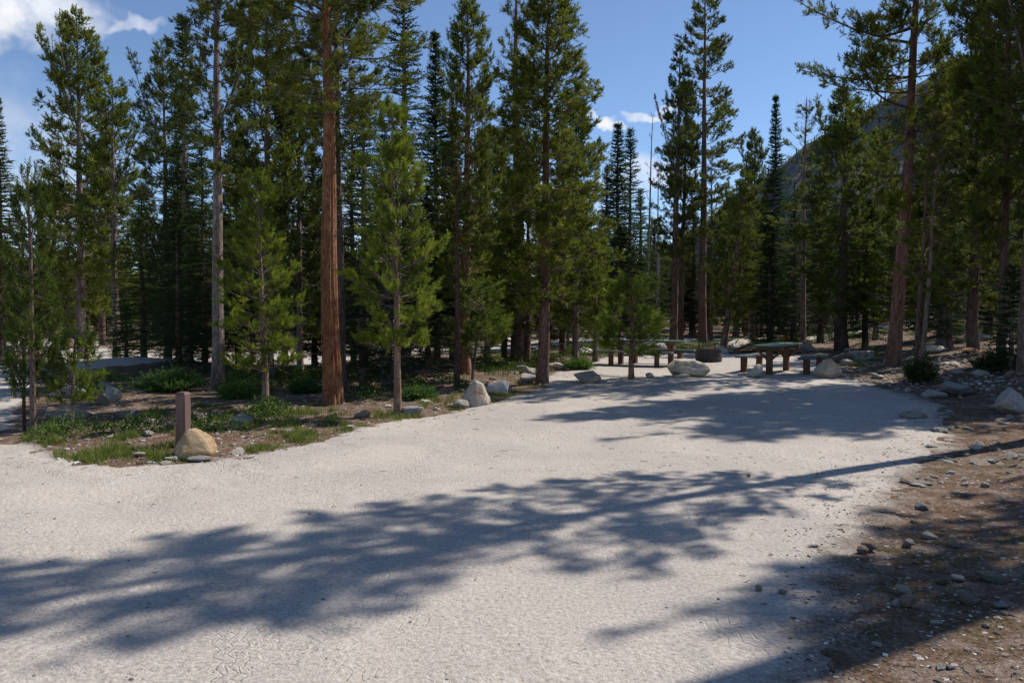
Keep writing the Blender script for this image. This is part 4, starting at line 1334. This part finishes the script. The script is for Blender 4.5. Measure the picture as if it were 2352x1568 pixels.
rock('boulder', 690, 858, 30, 16, 'tan boulder in the grass left of the big red trunk', (0.6, 0.5, 0.4), 146, 3)
rock('stone', 830, 962, 36, 18, 'buff rock between the red trunk and the speckled young pine', (0.56, 0.46, 0.38), 147, 3)
rock('stone', 802, 985, 26, 9, 'small flat stone near the gravel edge below the red trunk', WHT, 148, 3)
rock('boulder', 1240, 818, 44, 20, 'grey boulder in the shade behind the centre trunks', GRY, 149, 3)
rock('boulder', 1345, 818, 60, 18, 'pale rocks half buried at the road verge behind', WHT, 150, 3, rough=0.2)
rock('boulder', 1165, 783, 26, 11, 'white rock on the far side of the back road', WHT, 151, 3)
rock('boulder', 155, 800, 34, 20, 'rusty boulder far off past the left road', (0.5, 0.28, 0.17), 152, 3)
rock('boulder', 415, 775, 26, 10, 'pale rock glinting far behind the spire fir', WHT, 153, 3)
for (u, v, w, h, c, s, lb) in [(2078, 1366, 34, 24, WHT, 161, 'round white stone with a dark underside in the right foreground'), (2090, 1396, 38, 32, (0.48, 0.38, 0.33), 162, 'brown stone touching the round white stone in the foreground'),
                               (2064, 1392, 32, 14, WHT, 163, 'flat white stone left of the brown stone in the foreground'), (2028, 1345, 20, 22, BRN, 164, 'dark upright stone in the right foreground'),
                               (1985, 1272, 26, 18, (0.5, 0.4, 0.32), 165, 'buff stone, left one of a pair on the litter edge'), (2000, 1268, 34, 22, (0.42, 0.34, 0.28), 166, 'buff-brown stone, right one of a pair on the litter edge'),
                               (2125, 1170, 36, 18, (0.52, 0.51, 0.52), 167, 'pale grey cobble in the shaded litter at right'), (2280, 1338, 62, 24, (0.34, 0.33, 0.28), 168, 'broad greenish stone half buried at the right'),
                               (2195, 1260, 26, 22, (0.52, 0.43, 0.37), 169, 'tilted pinkish stone on the right litter'), (2140, 1238, 34, 14, WHT, 170, 'flat light stone left of the tilted pinkish stone'),
                               (2090, 1258, 28, 20, (0.5, 0.46, 0.43), 171, 'angular grey stone on the litter edge'), (2205, 1335, 40, 16, WHT, 172, 'white broken stone in the right foreground'),
                               (1744, 1365, 18, 14, (0.6, 0.52, 0.44), 173, 'cream stone lying out on the gravel, left of two'), (1798, 1372, 22, 10, (0.58, 0.52, 0.47), 174, 'flat cream stone lying out on the gravel, right of two'),
                               (1872, 1260, 20, 7, WHT, 175, 'white flake of stone at the shadow edge on the gravel'), (1723, 1097, 13, 6, BRN, 176, 'brown pebble alone on the sunlit gravel'),
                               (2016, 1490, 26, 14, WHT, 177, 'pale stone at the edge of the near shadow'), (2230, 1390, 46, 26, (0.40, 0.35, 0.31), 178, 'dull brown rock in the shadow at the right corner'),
                               (2305, 1402, 36, 14, (0.52, 0.5, 0.49), 179, 'light stone at the right frame edge'), (2170, 1345, 30, 20, BRN, 180, 'brown stone left of the white broken stone')]:
    rock('stone', u, v, w, h, lb, c, s, 3, 0.85, rot=s * 0.7)

# loose stones: countable ones as things of their own, grit as one mass
SEEDS = [201, 202, 203, 204, 205, 206, 207, 208]
lr = np.random.default_rng(5)


def scatter_stones(n, region, lo, hi, label, group, cols, gmax=0.2):
    k = 0
    tries_ = 0
    while k < n and tries_ < n * 30:
        tries_ += 1
        u = lr.uniform(region[0], region[2]); v = lr.uniform(region[1], region[3])
        p = g0(u, v)
        if float(G_any(np.array([p[0]]), np.array([p[1]]))[0]) > gmax:
            continue
        s = lo * (hi / lo) ** (lr.random() ** 1.5)
        o = link('stone', rock_mesh(SEEDS[lr.integers(8)], 2, nplanes=8, rough=0.04, soft=60.0), None, (p[0], p[1], float(surf(p[0], p[1])[0]) - s * 0.13), label, 'stone', group)
        o.scale = (s * lr.uniform(0.8, 1.4), s * lr.uniform(0.7, 1.1), s * lr.uniform(0.28, 0.62))
        o.rotation_euler = (lr.normal(0, 0.2), lr.normal(0, 0.2), lr.uniform(0, 6.28))
        c = cols[lr.integers(len(cols))]
        f = lr.uniform(0.8, 1.1)
        o.color = (c[0] * f, c[1] * f, c[2] * f, 1)
        k += 1


CS = [WHT, WHT, (0.58, 0.5, 0.44), GRY, (0.48, 0.4, 0.34)]
scatter_stones(80, (1900, 785, 2352, 880), 0.10, 0.42, 'loose pale stone in the rubble on the slope around the right-hand trunks', 'rubble stones on the right slope', CS)
scatter_stones(70, (2050, 890, 2352, 1120), 0.06, 0.22, 'loose stone on the shaded bank below the right-edge trunk', 'stones on the shaded bank', CS)
scatter_stones(42, (1960, 1130, 2352, 1560), 0.025, 0.075, 'small loose stone in the litter of the right foreground', 'stones in the right foreground', CS, 0.5)
scatter_stones(55, (120, 880, 900, 1050), 0.05, 0.18, 'loose pale stone in the grass between the brown post and the red trunk', 'stones in the left grass', CS, -0.05)
scatter_stones(55, (920, 835, 1330, 950), 0.07, 0.26, 'loose stone on the verge around the pointed boulder', 'stones on the middle verge', CS, 0.05)
scatter_stones(30, (1330, 800, 1900, 822), 0.12, 0.40, 'pale rock in the rough margin behind the picnic pad', 'rocks behind the picnic pad', CS, 0.0)


def grit():
    D, F = SPH[1]
    Vs, Fs, cs = [], [], []
    o = 0
    n = 0
    cand = []
    for (region, num, lo, hi, gmax, gmin) in [((1800, 900, 2500, 1700), 4000, 0.007, 0.030, 0.9, -9), ((1880, 780, 2352, 905), 2200, 0.04, 0.13, 0.1, -9), ((100, 870, 1330, 1068), 2600, 0.02, 0.08, 0.15, -9),
                                               ((0, 900, 2000, 1568), 260, 0.010, 0.022, 9, 0.2), ((1200, 812, 1950, 880), 260, 0.02, 0.05, 9, -0.3)]:
        u = lr.uniform(region[0], region[2], num); v = region[1] + (region[3] - region[1]) * lr.random(num) ** 1.0
        dirs = CF + CR * ((u - W2) / FPX)[:, None] + CU * ((H2 - v) / FPX)[:, None]
        t = -EYE[2] / dirs[:, 2]
        for it in range(25):
            P = EYE + dirs * t[:, None]
            e = P[:, 2] - h_base(P[:, 0], P[:, 1])
            t = t + 0.5 * e / (-dirs[:, 2] + 0.12)
        P = EYE + dirs * t[:, None]
        g = G_any(P[:, 0], P[:, 1])
        ok = (g < gmax) & (g > gmin) & (P[:, 1] > 2.5) & (P[:, 1] < 40)
        P = P[ok]
        z = surf(P[:, 0], P[:, 1])
        s = lo * (hi / lo) ** (lr.random(len(P)) ** 1.6)
        for i in range(len(P)):
            j = lr.uniform(0.5, 1.25, len(D))[:, None]
            sc = s[i] * 0.5 * np.array([lr.uniform(0.8, 1.6), lr.uniform(0.6, 1.2), lr.uniform(0.25, 0.6)])
            a = lr.uniform(0, 6.28)
            Q = D * j * sc
            Q = np.stack([Q[:, 0] * math.cos(a) - Q[:, 1] * math.sin(a), Q[:, 0] * math.sin(a) + Q[:, 1] * math.cos(a), Q[:, 2]], 1)
            Vs.append(Q + [P[i, 0], P[i, 1], z[i] + sc[2] * 0.35])
            Fs.append(F + o)
            o += len(D)
            cs.append(np.full(len(D), lr.random() ** (1.7 if P[i, 0] > 1.2 and P[i, 1] < 12 else 1.0)))
    m, nt, out = new_mat('grit_stone')
    a = nn(nt, 'ShaderNodeAttribute', attribute_name='tint')
    c = ramp(nt, a.outputs['Fac'], [(0.0, (0.08, 0.06, 0.05)), (0.35, (0.22, 0.17, 0.135)), (0.7, (0.40, 0.34, 0.29)), (1.0, (0.66, 0.62, 0.58))])
    pbsdf(nt, out, c, 0.9, 0.2, noise(nt, objvec(nt), 60, 3).outputs['Fac'], 0.5, 0.01)
    link('loose_grit', make_mesh('loose_grit', np.concatenate(Vs), np.concatenate(Fs), m, False, {'tint': np.concatenate(cs)}), label='fine loose stone chips strewn over litter and verge', cat='gravel', kind='stuff')


grit()


# ------------------------------------------------------------------ grass, undergrowth, litter
def blades(P, n, hgt, spread, r, wid=0.006, lean=0.5):
    T = len(P)
    a = r.uniform(0, 6.28, (T, n)); rad = spread[:, None] * np.sqrt(r.random((T, n)))
    b = np.stack([P[:, 0:1] + rad * np.cos(a), P[:, 1:2] + rad * np.sin(a), np.repeat(P[:, 2:3], n, 1)], -1)
    h = hgt[:, None] * r.uniform(0.5, 1.15, (T, n))
    la = a + r.normal(0, 0.8, (T, n))
    le = r.uniform(0.1, lean, (T, n)) * h
    mid = b + np.stack([0.35 * le * np.cos(la), 0.35 * le * np.sin(la), 0.6 * h], -1)
    tip = b + np.stack([le * np.cos(la), le * np.sin(la), h], -1)
    sa = r.uniform(0, 6.28, (T, n))
    sd = np.stack([np.cos(sa), np.sin(sa), np.zeros_like(sa)], -1) * wid * 0.5
    V = np.stack([b - sd, b + sd, mid + sd * 0.8, mid - sd * 0.8, tip], 2).reshape(-1, 3)
    i = np.arange(T * n)[:, None] * 5
    Q = i + np.array([[0, 1, 2, 3]])
    F3 = i + np.array([[3, 2, 4]])
    tint = np.clip(np.repeat(r.uniform(0, 0.75, T), n) + r.uniform(0, 0.25, T * n), 0, 0.93)
    return V, [F3, Q], np.repeat(tint, 5)


def grass_patch():
    r = np.random.default_rng(17)
    P = []
    spots = [(245, 1040, 120, 16, 150), (330, 1015, 130, 12, 90), (440, 1058, 40, 8, 40), (200, 1052, 70, 8, 80), (620, 985, 110, 18, 140), (720, 1005, 80, 14, 100), (830, 985, 70, 12, 90), (870, 960, 60, 10, 60), (1010, 925, 60, 8, 70),
             (1120, 915, 40, 8, 40), (1100, 880, 60, 10, 60), (1060, 945, 60, 6, 30), (690, 950, 120, 12, 90), (470, 950, 100, 14, 70), (350, 965, 120, 16, 80), (115, 1020, 40, 8, 30), (650, 880, 100, 15, 70), (1290, 820, 60, 10, 40),
             (1455, 868, 26, 4, 14), (1160, 905, 40, 5, 30), (1350, 800, 80, 10, 60), (2150, 745, 120, 20, 120), (1650, 795, 80, 10, 50), (1560, 1050, 500, 30, 0), (940, 965, 50, 6, 30), (1230, 890, 30, 4, 16), (560, 1030, 70, 8, 40), (250, 860, 60, 8, 40)]
    for (u, v, du, dv, n) in spots:
        left = int(n * 0.5)
        while left > 0:
            cu, cv = u + r.normal(0, du * 0.6), v + r.normal(0, dv * 0.6)
            m_ = int(r.integers(3, 12))
            left -= m_
            for k in range(m_):
                q = g0(cu + r.normal(0, 16), cv + r.normal(0, 4.0))
                if G_any(np.array([q[0]]), np.array([q[1]]))[0] > 0.06 and v < 1200:
                    continue
                P.append((q[0], q[1], float(surf(q[0], q[1])[0])))
    P = np.array(P)
    print('tufts', len(P))
    n = len(P)
    V, F, t = blades(P, 34, r.uniform(0.035, 0.11, n), r.uniform(0.04, 0.13, n), r, 0.0065, 0.8)
    link('grass', make_mesh('grass', V, F, M_GRASS, False, {'tint': t}), label='short green grass along the gravel edge and under the pines', cat='grass', kind='stuff')


grass_patch()


def leafy(P, n, rad, hgt, r, size):
    """hummocks of small leaves"""
    T = len(P)
    a = r.uniform(0, 6.28, (T, n)); q = np.sqrt(r.random((T, n)))
    el = r.random((T, n)) ** 0.6
    shape = np.sqrt(np.maximum(0, 1 - q ** 2))
    C = np.stack([P[:, 0:1] + rad[:, None] * q * np.cos(a), P[:, 1:2] + rad[:, None] * q * np.sin(a), P[:, 2:3] + hgt[:, None] * shape * el], -1)
    d1 = unit(r.normal(size=(T, n, 3)) + np.array([0, 0, 0.7])); d2 = unit(np.cross(d1, r.normal(size=(T, n, 3))))
    s = size * r.uniform(0.6, 1.3, (T, n, 1))
    V = np.stack([C - d2 * s * 0.3, C + d2 * s * 0.3, C + d1 * s], 2).reshape(-1, 3)
    tint = np.clip(np.repeat(r.uniform(0.1, 0.7, T), n) + r.uniform(-0.1, 0.22, T * n), 0, 0.93)
    return V, np.arange(len(V)).reshape(-1, 3), np.repeat(tint, 3)


def undergrowth():
    r = np.random.default_rng(23)
    P = []
    spots = [(560, 905, 90, 14, 12), (850, 900, 70, 10, 8), (960, 885, 90, 14, 12), (1150, 850, 80, 14, 34), (1330, 810, 90, 12, 50), (1230, 830, 60, 10, 24), (600, 870, 120, 12, 30), (1560, 800, 80, 6, 24), (1680, 790, 60, 8, 22),
             (1900, 770, 140, 8, 50), (2120, 755, 120, 14, 60), (2280, 760, 80, 14, 40), (620, 950, 50, 8, 8), (105, 1008, 30, 8, 3), (180, 1000, 60, 10, 3), (330, 1000, 90, 10, 3), (480, 1000, 90, 10, 3), (200, 890, 90, 15, 8), (750, 865, 80, 10, 20), (1380, 800, 40, 8, 20), (1480, 800, 60, 6, 20), (1780, 790, 80, 8, 34)]
    for (u, v, du, dv, n) in spots:
        for k in range(n):
            q = g0(u + r.normal(0, du * 0.6), max(738, v + r.normal(0, dv * 0.6)))
            if G_any(np.array([q[0]]), np.array([q[1]]))[0] > -0.1:
                continue
            P.append((q[0], q[1], float(surf(q[0], q[1])[0])))
    # general sprinkle through the wood
    for k in range(260):
        y = r.uniform(16, 60); x = r.uniform(-0.66, 0.66) * y
        if G_any(np.array([x]), np.array([y]))[0] > -0.3:
            continue
        P.append((x, y, float(surf(x, y)[0])))
    P = np.array(P)
    n = len(P)
    V, F, t = leafy(P, 190, r.uniform(0.15, 0.5, n), r.uniform(0.08, 0.32, n), r, 0.045)
    link('undergrowth', make_mesh('undergrowth', V, F, M_LEAF, False, {'tint': t}), label='low green leafy ground cover under the trees', cat='ground cover', kind='stuff')


undergrowth()


def bush(u, v, w, h, label, leaf=(1, 1, 1), seed=1, name='juniper_bush', n=90):
    """spreading conifer shrub: many ascending sprays from one root"""
    r = np.random.default_rng(seed)
    p = gpt(u, v)
    k = p[1] / FPX
    R_, Hh = w * k / 2, h * k
    o = link(name, None, None, p, label, 'bush')
    a = r.uniform(0, 6.28, n); rr = np.sqrt(r.random(n))
    end = np.stack([R_ * rr * np.cos(a), R_ * 0.8 * rr * np.sin(a), Hh * (1 - rr ** 2 * 0.6) * r.uniform(0.5, 1.05, n)], 1)
    s = np.linspace(0, 1, 5)
    P = end[:, None, :] * s[None, :, None] ** np.array([0.8, 0.8, 1.4])
    P = P + r.normal(0, 0.015, P.shape) * s[None, :, None]
    V, F = tubes(P, np.full((n, 1), 0.006) * (1 - 0.7 * s)[None, :], 3)
    link('stems', make_mesh('bush_stems', V, F, M_BRANCH, True), o)
    per = 16
    ib = np.repeat(np.arange(n), per)
    st = r.uniform(0.3, 1, n * per)
    f = st * 4; i0 = np.minimum(f.astype(int), 3); fr = (f - i0)[:, None]
    Pb = P[ib, i0] * (1 - fr) + P[ib, i0 + 1] * fr
    D = unit(P[ib, i0 + 1] - P[ib, i0] + r.normal(0, 0.05, (n * per, 3))) + r.normal(0, 0.5, (n * per, 3)) + np.array([0, 0, 0.3])
    V, F, t = needles(Pb, D, r.uniform(0.08, 0.2, n * per), 9, 0.038, 0.014, (40, 70), r, 0.4, None, 0.0)
    c = link('foliage', make_mesh('bush_foliage', V, F, M_FIR, False, {'tint': t}), o)
    c.color = (*leaf, 1)


bush(395, 905, 180, 46, 'broad dark green juniper bush in front of the grey trunk', (1.5, 1.7, 1.2), 1, n=170)
bush(545, 922, 70, 30, 'leafy bush at the foot of the grey trunk', (1.8, 2.0, 1.2), 2)
bush(962, 918, 80, 24, 'green shrub right of the speckled young pine', (1.5, 1.8, 1.2), 3)
bush(2112, 878, 78, 62, 'dead-twigged shrub around the thin pine clump', (0.9, 0.9, 0.8), 4)
bush(1920, 782, 130, 40, 'dark low fir shrub behind the right picnic table', (1.1, 1.4, 1.1), 5)
bush(2285, 850, 110, 44, 'dark brushy shrub left of the right-edge trunk', (0.8, 0.8, 0.7), 6)
bush(1330, 850, 70, 26, 'bright green shrub where the pad meets the trees', (1.9, 2.1, 1.2), 7)
bush(700, 902, 70, 24, 'green shrub in shade left of the big red trunk', (1.2, 1.5, 1.0), 8)


def litter():
    """brown needles, twig bits and cone scales"""
    r = np.random.default_rng(29)
    P, L = [], []
    for (x0, x1, y0, y1, n, lo, hi) in [(-6, 9, 3, 20, 2000, 0.012, 0.045), (1.4, 12, 3.0, 18, 5500, 0.02, 0.075), (-8, 2, 8, 20, 1600, 0.03, 0.10)]:
        P.append(np.stack([r.uniform(x0, x1, n), r.uniform(y0, y1, n)], 1)); L.append(r.uniform(lo, hi, n))
    P = np.concatenate(P); L = np.concatenate(L)
    z = surf(P[:, 0], P[:, 1]) + 0.006
    g = G_clear(P[:, 0], P[:, 1])
    ok = (g < 0.6) | (r.random(len(P)) < 0.16)
    P, L, z = P[ok], L[ok], z[ok]
    n = len(P)
    a = r.uniform(0, 6.28, n)
    d = np.stack([np.cos(a), np.sin(a), r.normal(0, 0.06, n)], 1) * L[:, None] / 2
    C = np.stack([P[:, 0], P[:, 1], z], 1)
    pts = np.stack([C - d, C + r.normal(0, 0.004, (n, 3)) + [0, 0, 0.004], C + d], 1)
    V, F = tubes(pts, np.repeat(r.uniform(0.001, 0.0032, (n, 1)), 3, 1), 3)
    link('litter', make_mesh('litter', V, F, simple_mat('twig_litter', (0.13, 0.085, 0.055), 0.9, 0.5, (3, 3, 3)), False), label='brown needle and twig litter on the gravel and bank', cat='litter', kind='stuff')


litter()


# ------------------------------------------------------------------ picnic tables, benches, fire ring, posts
def part_box(name, parent, size, centre, mat, bev=0.008, rot=None):
    V, F = box_vf(*size, (0, 0, 0), bev)
    o = link(name, make_mesh(name, V, F, mat), parent, centre)
    if rot:
        o.rotation_euler = rot
    return o


def picnic_table(c, ang, L, label, span=1.5, H=0.74):
    o = link('picnic_table', None, None, c, label, 'picnic table', 'picnic tables')
    o.rotation_euler = (0, 0, ang)
    nb = 5
    wd_ = 0.140
    for i in range(nb):
        part_box('plank', o, (L + rng.uniform(-0.02, 0.02), wd_ - 0.014, 0.038), (0, (i - (nb - 1) / 2) * wd_, H - 0.027 + rng.uniform(-0.003, 0.003)), M_GREENPAINT, 0.006)
    for s in (-1, 1):
        x = s * span / 2
        pz = (H - 0.135 - 0.1) / 2
        po = part_box('post', o, (0.14, 0.14, H - 0.135 + 0.1), (x, 0, pz), M_BROWNWOOD, 0.01)
        part_box('crosspiece', o, (0.09, 0.68, 0.088), (x, 0, H - 0.090), M_BROWNWOOD, 0.006)
        for q in (-1, 1):
            part_box('brace', po, (0.05, 0.36, 0.05), (0, q * 0.18, H - 0.25 - pz), M_BROWNWOOD, 0.004, (q * math.radians(42), 0, 0))
    return o


def bench(c, ang, L, label, span=1.2, H=0.44):
    o = link('bench', None, None, c, label, 'bench', 'plank benches')
    o.rotation_euler = (0, 0, ang)
    for s in (-1, 1):
        part_box('plank', o, (L, 0.128, 0.05), (0, s * 0.067, H - 0.025), M_BENCHTOP, 0.006)
        part_box('leg', o, (0.11, 0.15, H - 0.053 + 0.1), (s * span / 2, 0, (H - 0.053 - 0.1) / 2), M_BROWNWOOD, 0.008)
    return o


A, B = gpt(1422, 838), gpt(1527, 846)
dv = unit((B - A)[None, :2])[0]
ang = math.radians(-27)
dv = np.array([math.cos(ang), math.sin(ang)])
nv = np.array([-dv[1], dv[0]])
mid_ = (A + B)[:2] / 2 + np.array([-0.22, 0.0])


def on(p):
    return (p[0], p[1], float(surf(p[0], p[1])[0]) - 0.01)


LB = 2.25
bench(on(mid_), ang, LB, 'front bench of the left picnic table', 1.35)
picnic_table(on(mid_ + nv * 0.72 + dv * 0.12), ang, 2.45, 'green topped picnic table at left, partly behind the small pine')
bench(on(mid_ + nv * 1.46 + dv * 0.25), ang, LB, 'rear bench of the left picnic table', 1.35)
Np = gpt(1766, 861)[:2]
d2 = unit(np.array([[0.56, 0.83]]))[0]
n2 = np.array([d2[1], -d2[0]])
ang2 = math.atan2(d2[1], d2[0])
tcn = Np + d2 * 0.78
picnic_table(on(tcn), ang2, 2.05, 'green topped picnic table at right, seen end on', 1.5)
bench(on(tcn + n2 * 0.78 + d2 * 0.35), ang2, 2.0, 'right-hand bench of the right picnic table', 1.3)
bench(on(tcn - n2 * 0.78 + d2 * 0.35), ang2, 2.0, 'left-hand bench of the right picnic table', 1.3)


def fire_ring():
    p = gpt(1634, 833)
    o = link('fire_ring', None, None, (p[0], p[1] + 0.36, p[2] - 0.01), 'black steel fire ring with grill between the picnic tables', 'fire ring')
    n = 40
    a = np.arange(n) * 2 * np.pi / n
    prof = [(0.40, 0.0), (0.40, 0.36), (0.425, 0.36), (0.425, 0.385), (0.385, 0.385), (0.385, 0.0)]
    V = np.array([[r_ * np.cos(q), r_ * np.sin(q), z_] for (r_, z_) in prof for q in a])
    idx = np.arange(len(prof) * n).reshape(len(prof), n)
    F = np.stack([idx[:-1], np.roll(idx, -1, 1)[:-1], np.roll(idx, -1, 1)[1:], idx[1:]], -1).reshape(-1, 4)
    rg = link('ring', make_mesh('ring', V, F, M_STEEL, False), o)
    seam = [(0.402, 0.12, 0.008), (0.402, 0.24, 0.008)]
    for (r_, z_, t_) in seam:
        P = np.array([[[r_ * np.cos(q), r_ * np.sin(q), z_] for q in np.linspace(0, 2 * np.pi, 49)]])
        V, F = tubes(P, np.full((1, 49), t_), 5)
        link('band', make_mesh('band', V, F, M_STEEL, True), rg)
    bars = []
    for i in range(9):
        y = -0.2 + i * 0.05
        h_ = math.sqrt(max(0.01, 0.37 ** 2 - y ** 2))
        bars.append(tubes(np.array([[[-h_ * 0.85, y, 0.43], [h_ * 0.85, y, 0.43]]]), np.full((1, 2), 0.008), 6))
    for xx in (-0.28, 0.28):
        bars.append(tubes(np.array([[[xx, -0.22, 0.43], [xx, 0.22, 0.43]]]), np.full((1, 2), 0.011), 6))
    V, F = join_vf(bars)
    link('grate', make_mesh('grate', V, F, M_STEEL), o)
    for xx in (-0.24, 0.27):
        V, F = tubes(np.array([[[xx, 0.30, 0.30], [xx, 0.30, 0.60]]]), np.full((1, 2), 0.017), 8)
        link('upright', make_mesh('upright', V, F, M_STEEL), o)
    V, F = tubes(np.array([[[0.27, 0.28, 0.52], [0.12, 0.26, 0.47], [-0.05, 0.22, 0.44]]]), np.full((1, 3), 0.012), 6)
    link('handle', make_mesh('handle', V, F, M_STEEL), o)
    # ash bed
    D = np.array([[0.38 * r_ * np.cos(q), 0.38 * r_ * np.sin(q), 0.10 + 0.04 * (1 - r_)] for r_ in (0.0, 0.5, 1.0) for q in a])
    idx = np.arange(3 * n).reshape(3, n)
    F = np.stack([idx[:-1], np.roll(idx, -1, 1)[:-1], np.roll(idx, -1, 1)[1:], idx[1:]], -1).reshape(-1, 4)
    link('ash_bed', make_mesh('ash_bed', D, F, simple_mat('ash', (0.22, 0.21, 0.2), 0.95)), o)


fire_ring()


def site_post():
    p = gpt(422, 1028)
    k = p[1] / FPX
    Hh = (1028 - 902) * k
    w = 0.126
    o = link('marker_post', None, None, (p[0], p[1], p[2] - 0.05), 'square brown painted post behind the orange-tan boulder', 'post')
    o.rotation_euler = (0, 0, math.radians(-9))
    x = w / 2
    z1, z2 = Hh + 0.02, Hh + 0.05
    b = 0.004
    ring = lambda s, z, c: [[-s + c, -s, z], [s - c, -s, z], [s, -s + c, z], [s, s - c, z], [s - c, s, z], [-s + c, s, z], [-s, s - c, z], [-s, -s + c, z]]
    V = np.array(ring(x, 0, b) + ring(x, z1, b) + ring(x - 0.016, z2, b))
    idx = np.arange(24).reshape(3, 8)
    F = np.stack([idx[:-1], np.roll(idx, -1, 1)[:-1], np.roll(idx, -1, 1)[1:], idx[1:]], -1).reshape(-1, 4)
    me = bpy.data.meshes.new('post')
    me.from_pydata(V.tolist(), [], F.tolist() + [list(range(16, 24))])
    me.materials.append(M_POST)
    pm = link('post', me, o)
    kv, kf = [], []
    hole = []
    n = 14
    a = np.arange(n) * 2 * np.pi / n
    V = np.array([[0.013 * np.cos(q), -x - 0.0015, 0.006 * np.sin(q)] for q in a] + [[0.010 * np.cos(q), -x + 0.004, 0.004 * np.sin(q)] for q in a])
    F = np.stack([np.arange(n), np.roll(np.arange(n), -1), np.roll(np.arange(n), -1) + n, np.arange(n) + n], -1)
    me = bpy.data.meshes.new('knot')
    me.from_pydata(V.tolist(), [], F.tolist() + [list(range(n))[::-1]])
    me.materials.append(M_DARK)
    link('knot', me, pm, (-0.012, 0, Hh * 0.56))
    part_box('stake_strip', o, (0.022, 0.05, Hh * 0.42), (-x - 0.013, -x + 0.03, Hh * 0.21 + 0.03), M_STAKE, 0.003)
    part_box('bracket', o, (0.03, 0.05, 0.05), (-x - 0.016, 0.02, Hh - 0.02), M_PIPE, 0.004)


site_post()


def spigot():
    p = at_depth(264, 800, 27.5)
    z = float(surf(p[0], p[1])[0])
    o = link('water_spigot', None, None, (p[0], p[1], z), 'grey water spigot standpipe by the left road', 'water spigot')

    def cyl(nm, pts, rad, m=8):
        pts = np.array([pts]); rad = np.array([rad])
        V, F = tubes(pts, rad, m)
        link(nm, make_mesh(nm, V, F, M_PIPE, True), o)
    cyl('pipe', [[0, 0, -0.1], [0, 0, 0.95]], [0.035, 0.035])
    cyl('sleeve', [[0, 0, -0.05], [0, 0, 0.30], [0, 0, 0.34]], [0.075, 0.07, 0.04])
    cyl('collar', [[0, 0, 0.40], [0, 0, 0.42], [0, 0, 0.46], [0, 0, 0.48]], [0.05, 0.085, 0.085, 0.05])
    cyl('spout', [[0, 0, 0.88], [0.10, -0.06, 0.88], [0.14, -0.08, 0.84], [0.14, -0.08, 0.80]], [0.025, 0.025, 0.025, 0.022])
    cyl('handle', [[0, 0, 0.95], [-0.03, 0, 1.0], [-0.16, 0, 1.02]], [0.018, 0.015, 0.012])


spigot()


def stake(u, v, Y, w, h, mat, label):
    q = at_depth(u, 800, Y)
    z = float(surf(q[0], Y)[0])
    o = link('marker_stake', None, None, (q[0], Y, z - 0.05), label, 'marker')
    part_box('board', o, (w, 0.03, h), (0, 0, h / 2), mat, 0.004)
    part_box('foot', o, (w * 0.5, 0.05, 0.2), (0, 0.042, 0.05), mat, 0.004)


stake(1806, 755, 33, 0.20, 0.62, M_ORANGE, 'orange marker board among the trees behind the right table')


def rusty_tuft():
    """dead orange tuft on the little pine by the table"""
    pass


for (u, v, s) in [(98, 1118, 0.012), (710, 1189, 0.013)]:
    p = gpt(u, v)
    V = np.array([[-1, -0.4, 0.2], [0.1, -0.7, 0.9], [1, -0.1, 0.3], [0.6, 0.8, 1.0], [-0.5, 0.7, 0.4], [0, 0, 0.1]]) * s
    F = np.array([[0, 1, 5], [1, 2, 5], [2, 3, 5], [3, 4, 5], [4, 0, 5]])
    link('petal', make_mesh('petal', V, F, M_RED), None, tuple(p + np.array([0, 0, 0.004])), 'tiny red scrap on the gravel at far left' if u < 300 else 'tiny red scrap on the gravel above the near shadow', 'scrap')
print('objects', len(scene.objects), 'tris', sum(sum(len(p.vertices) - 2 for p in m.polygons) for m in bpy.data.meshes))
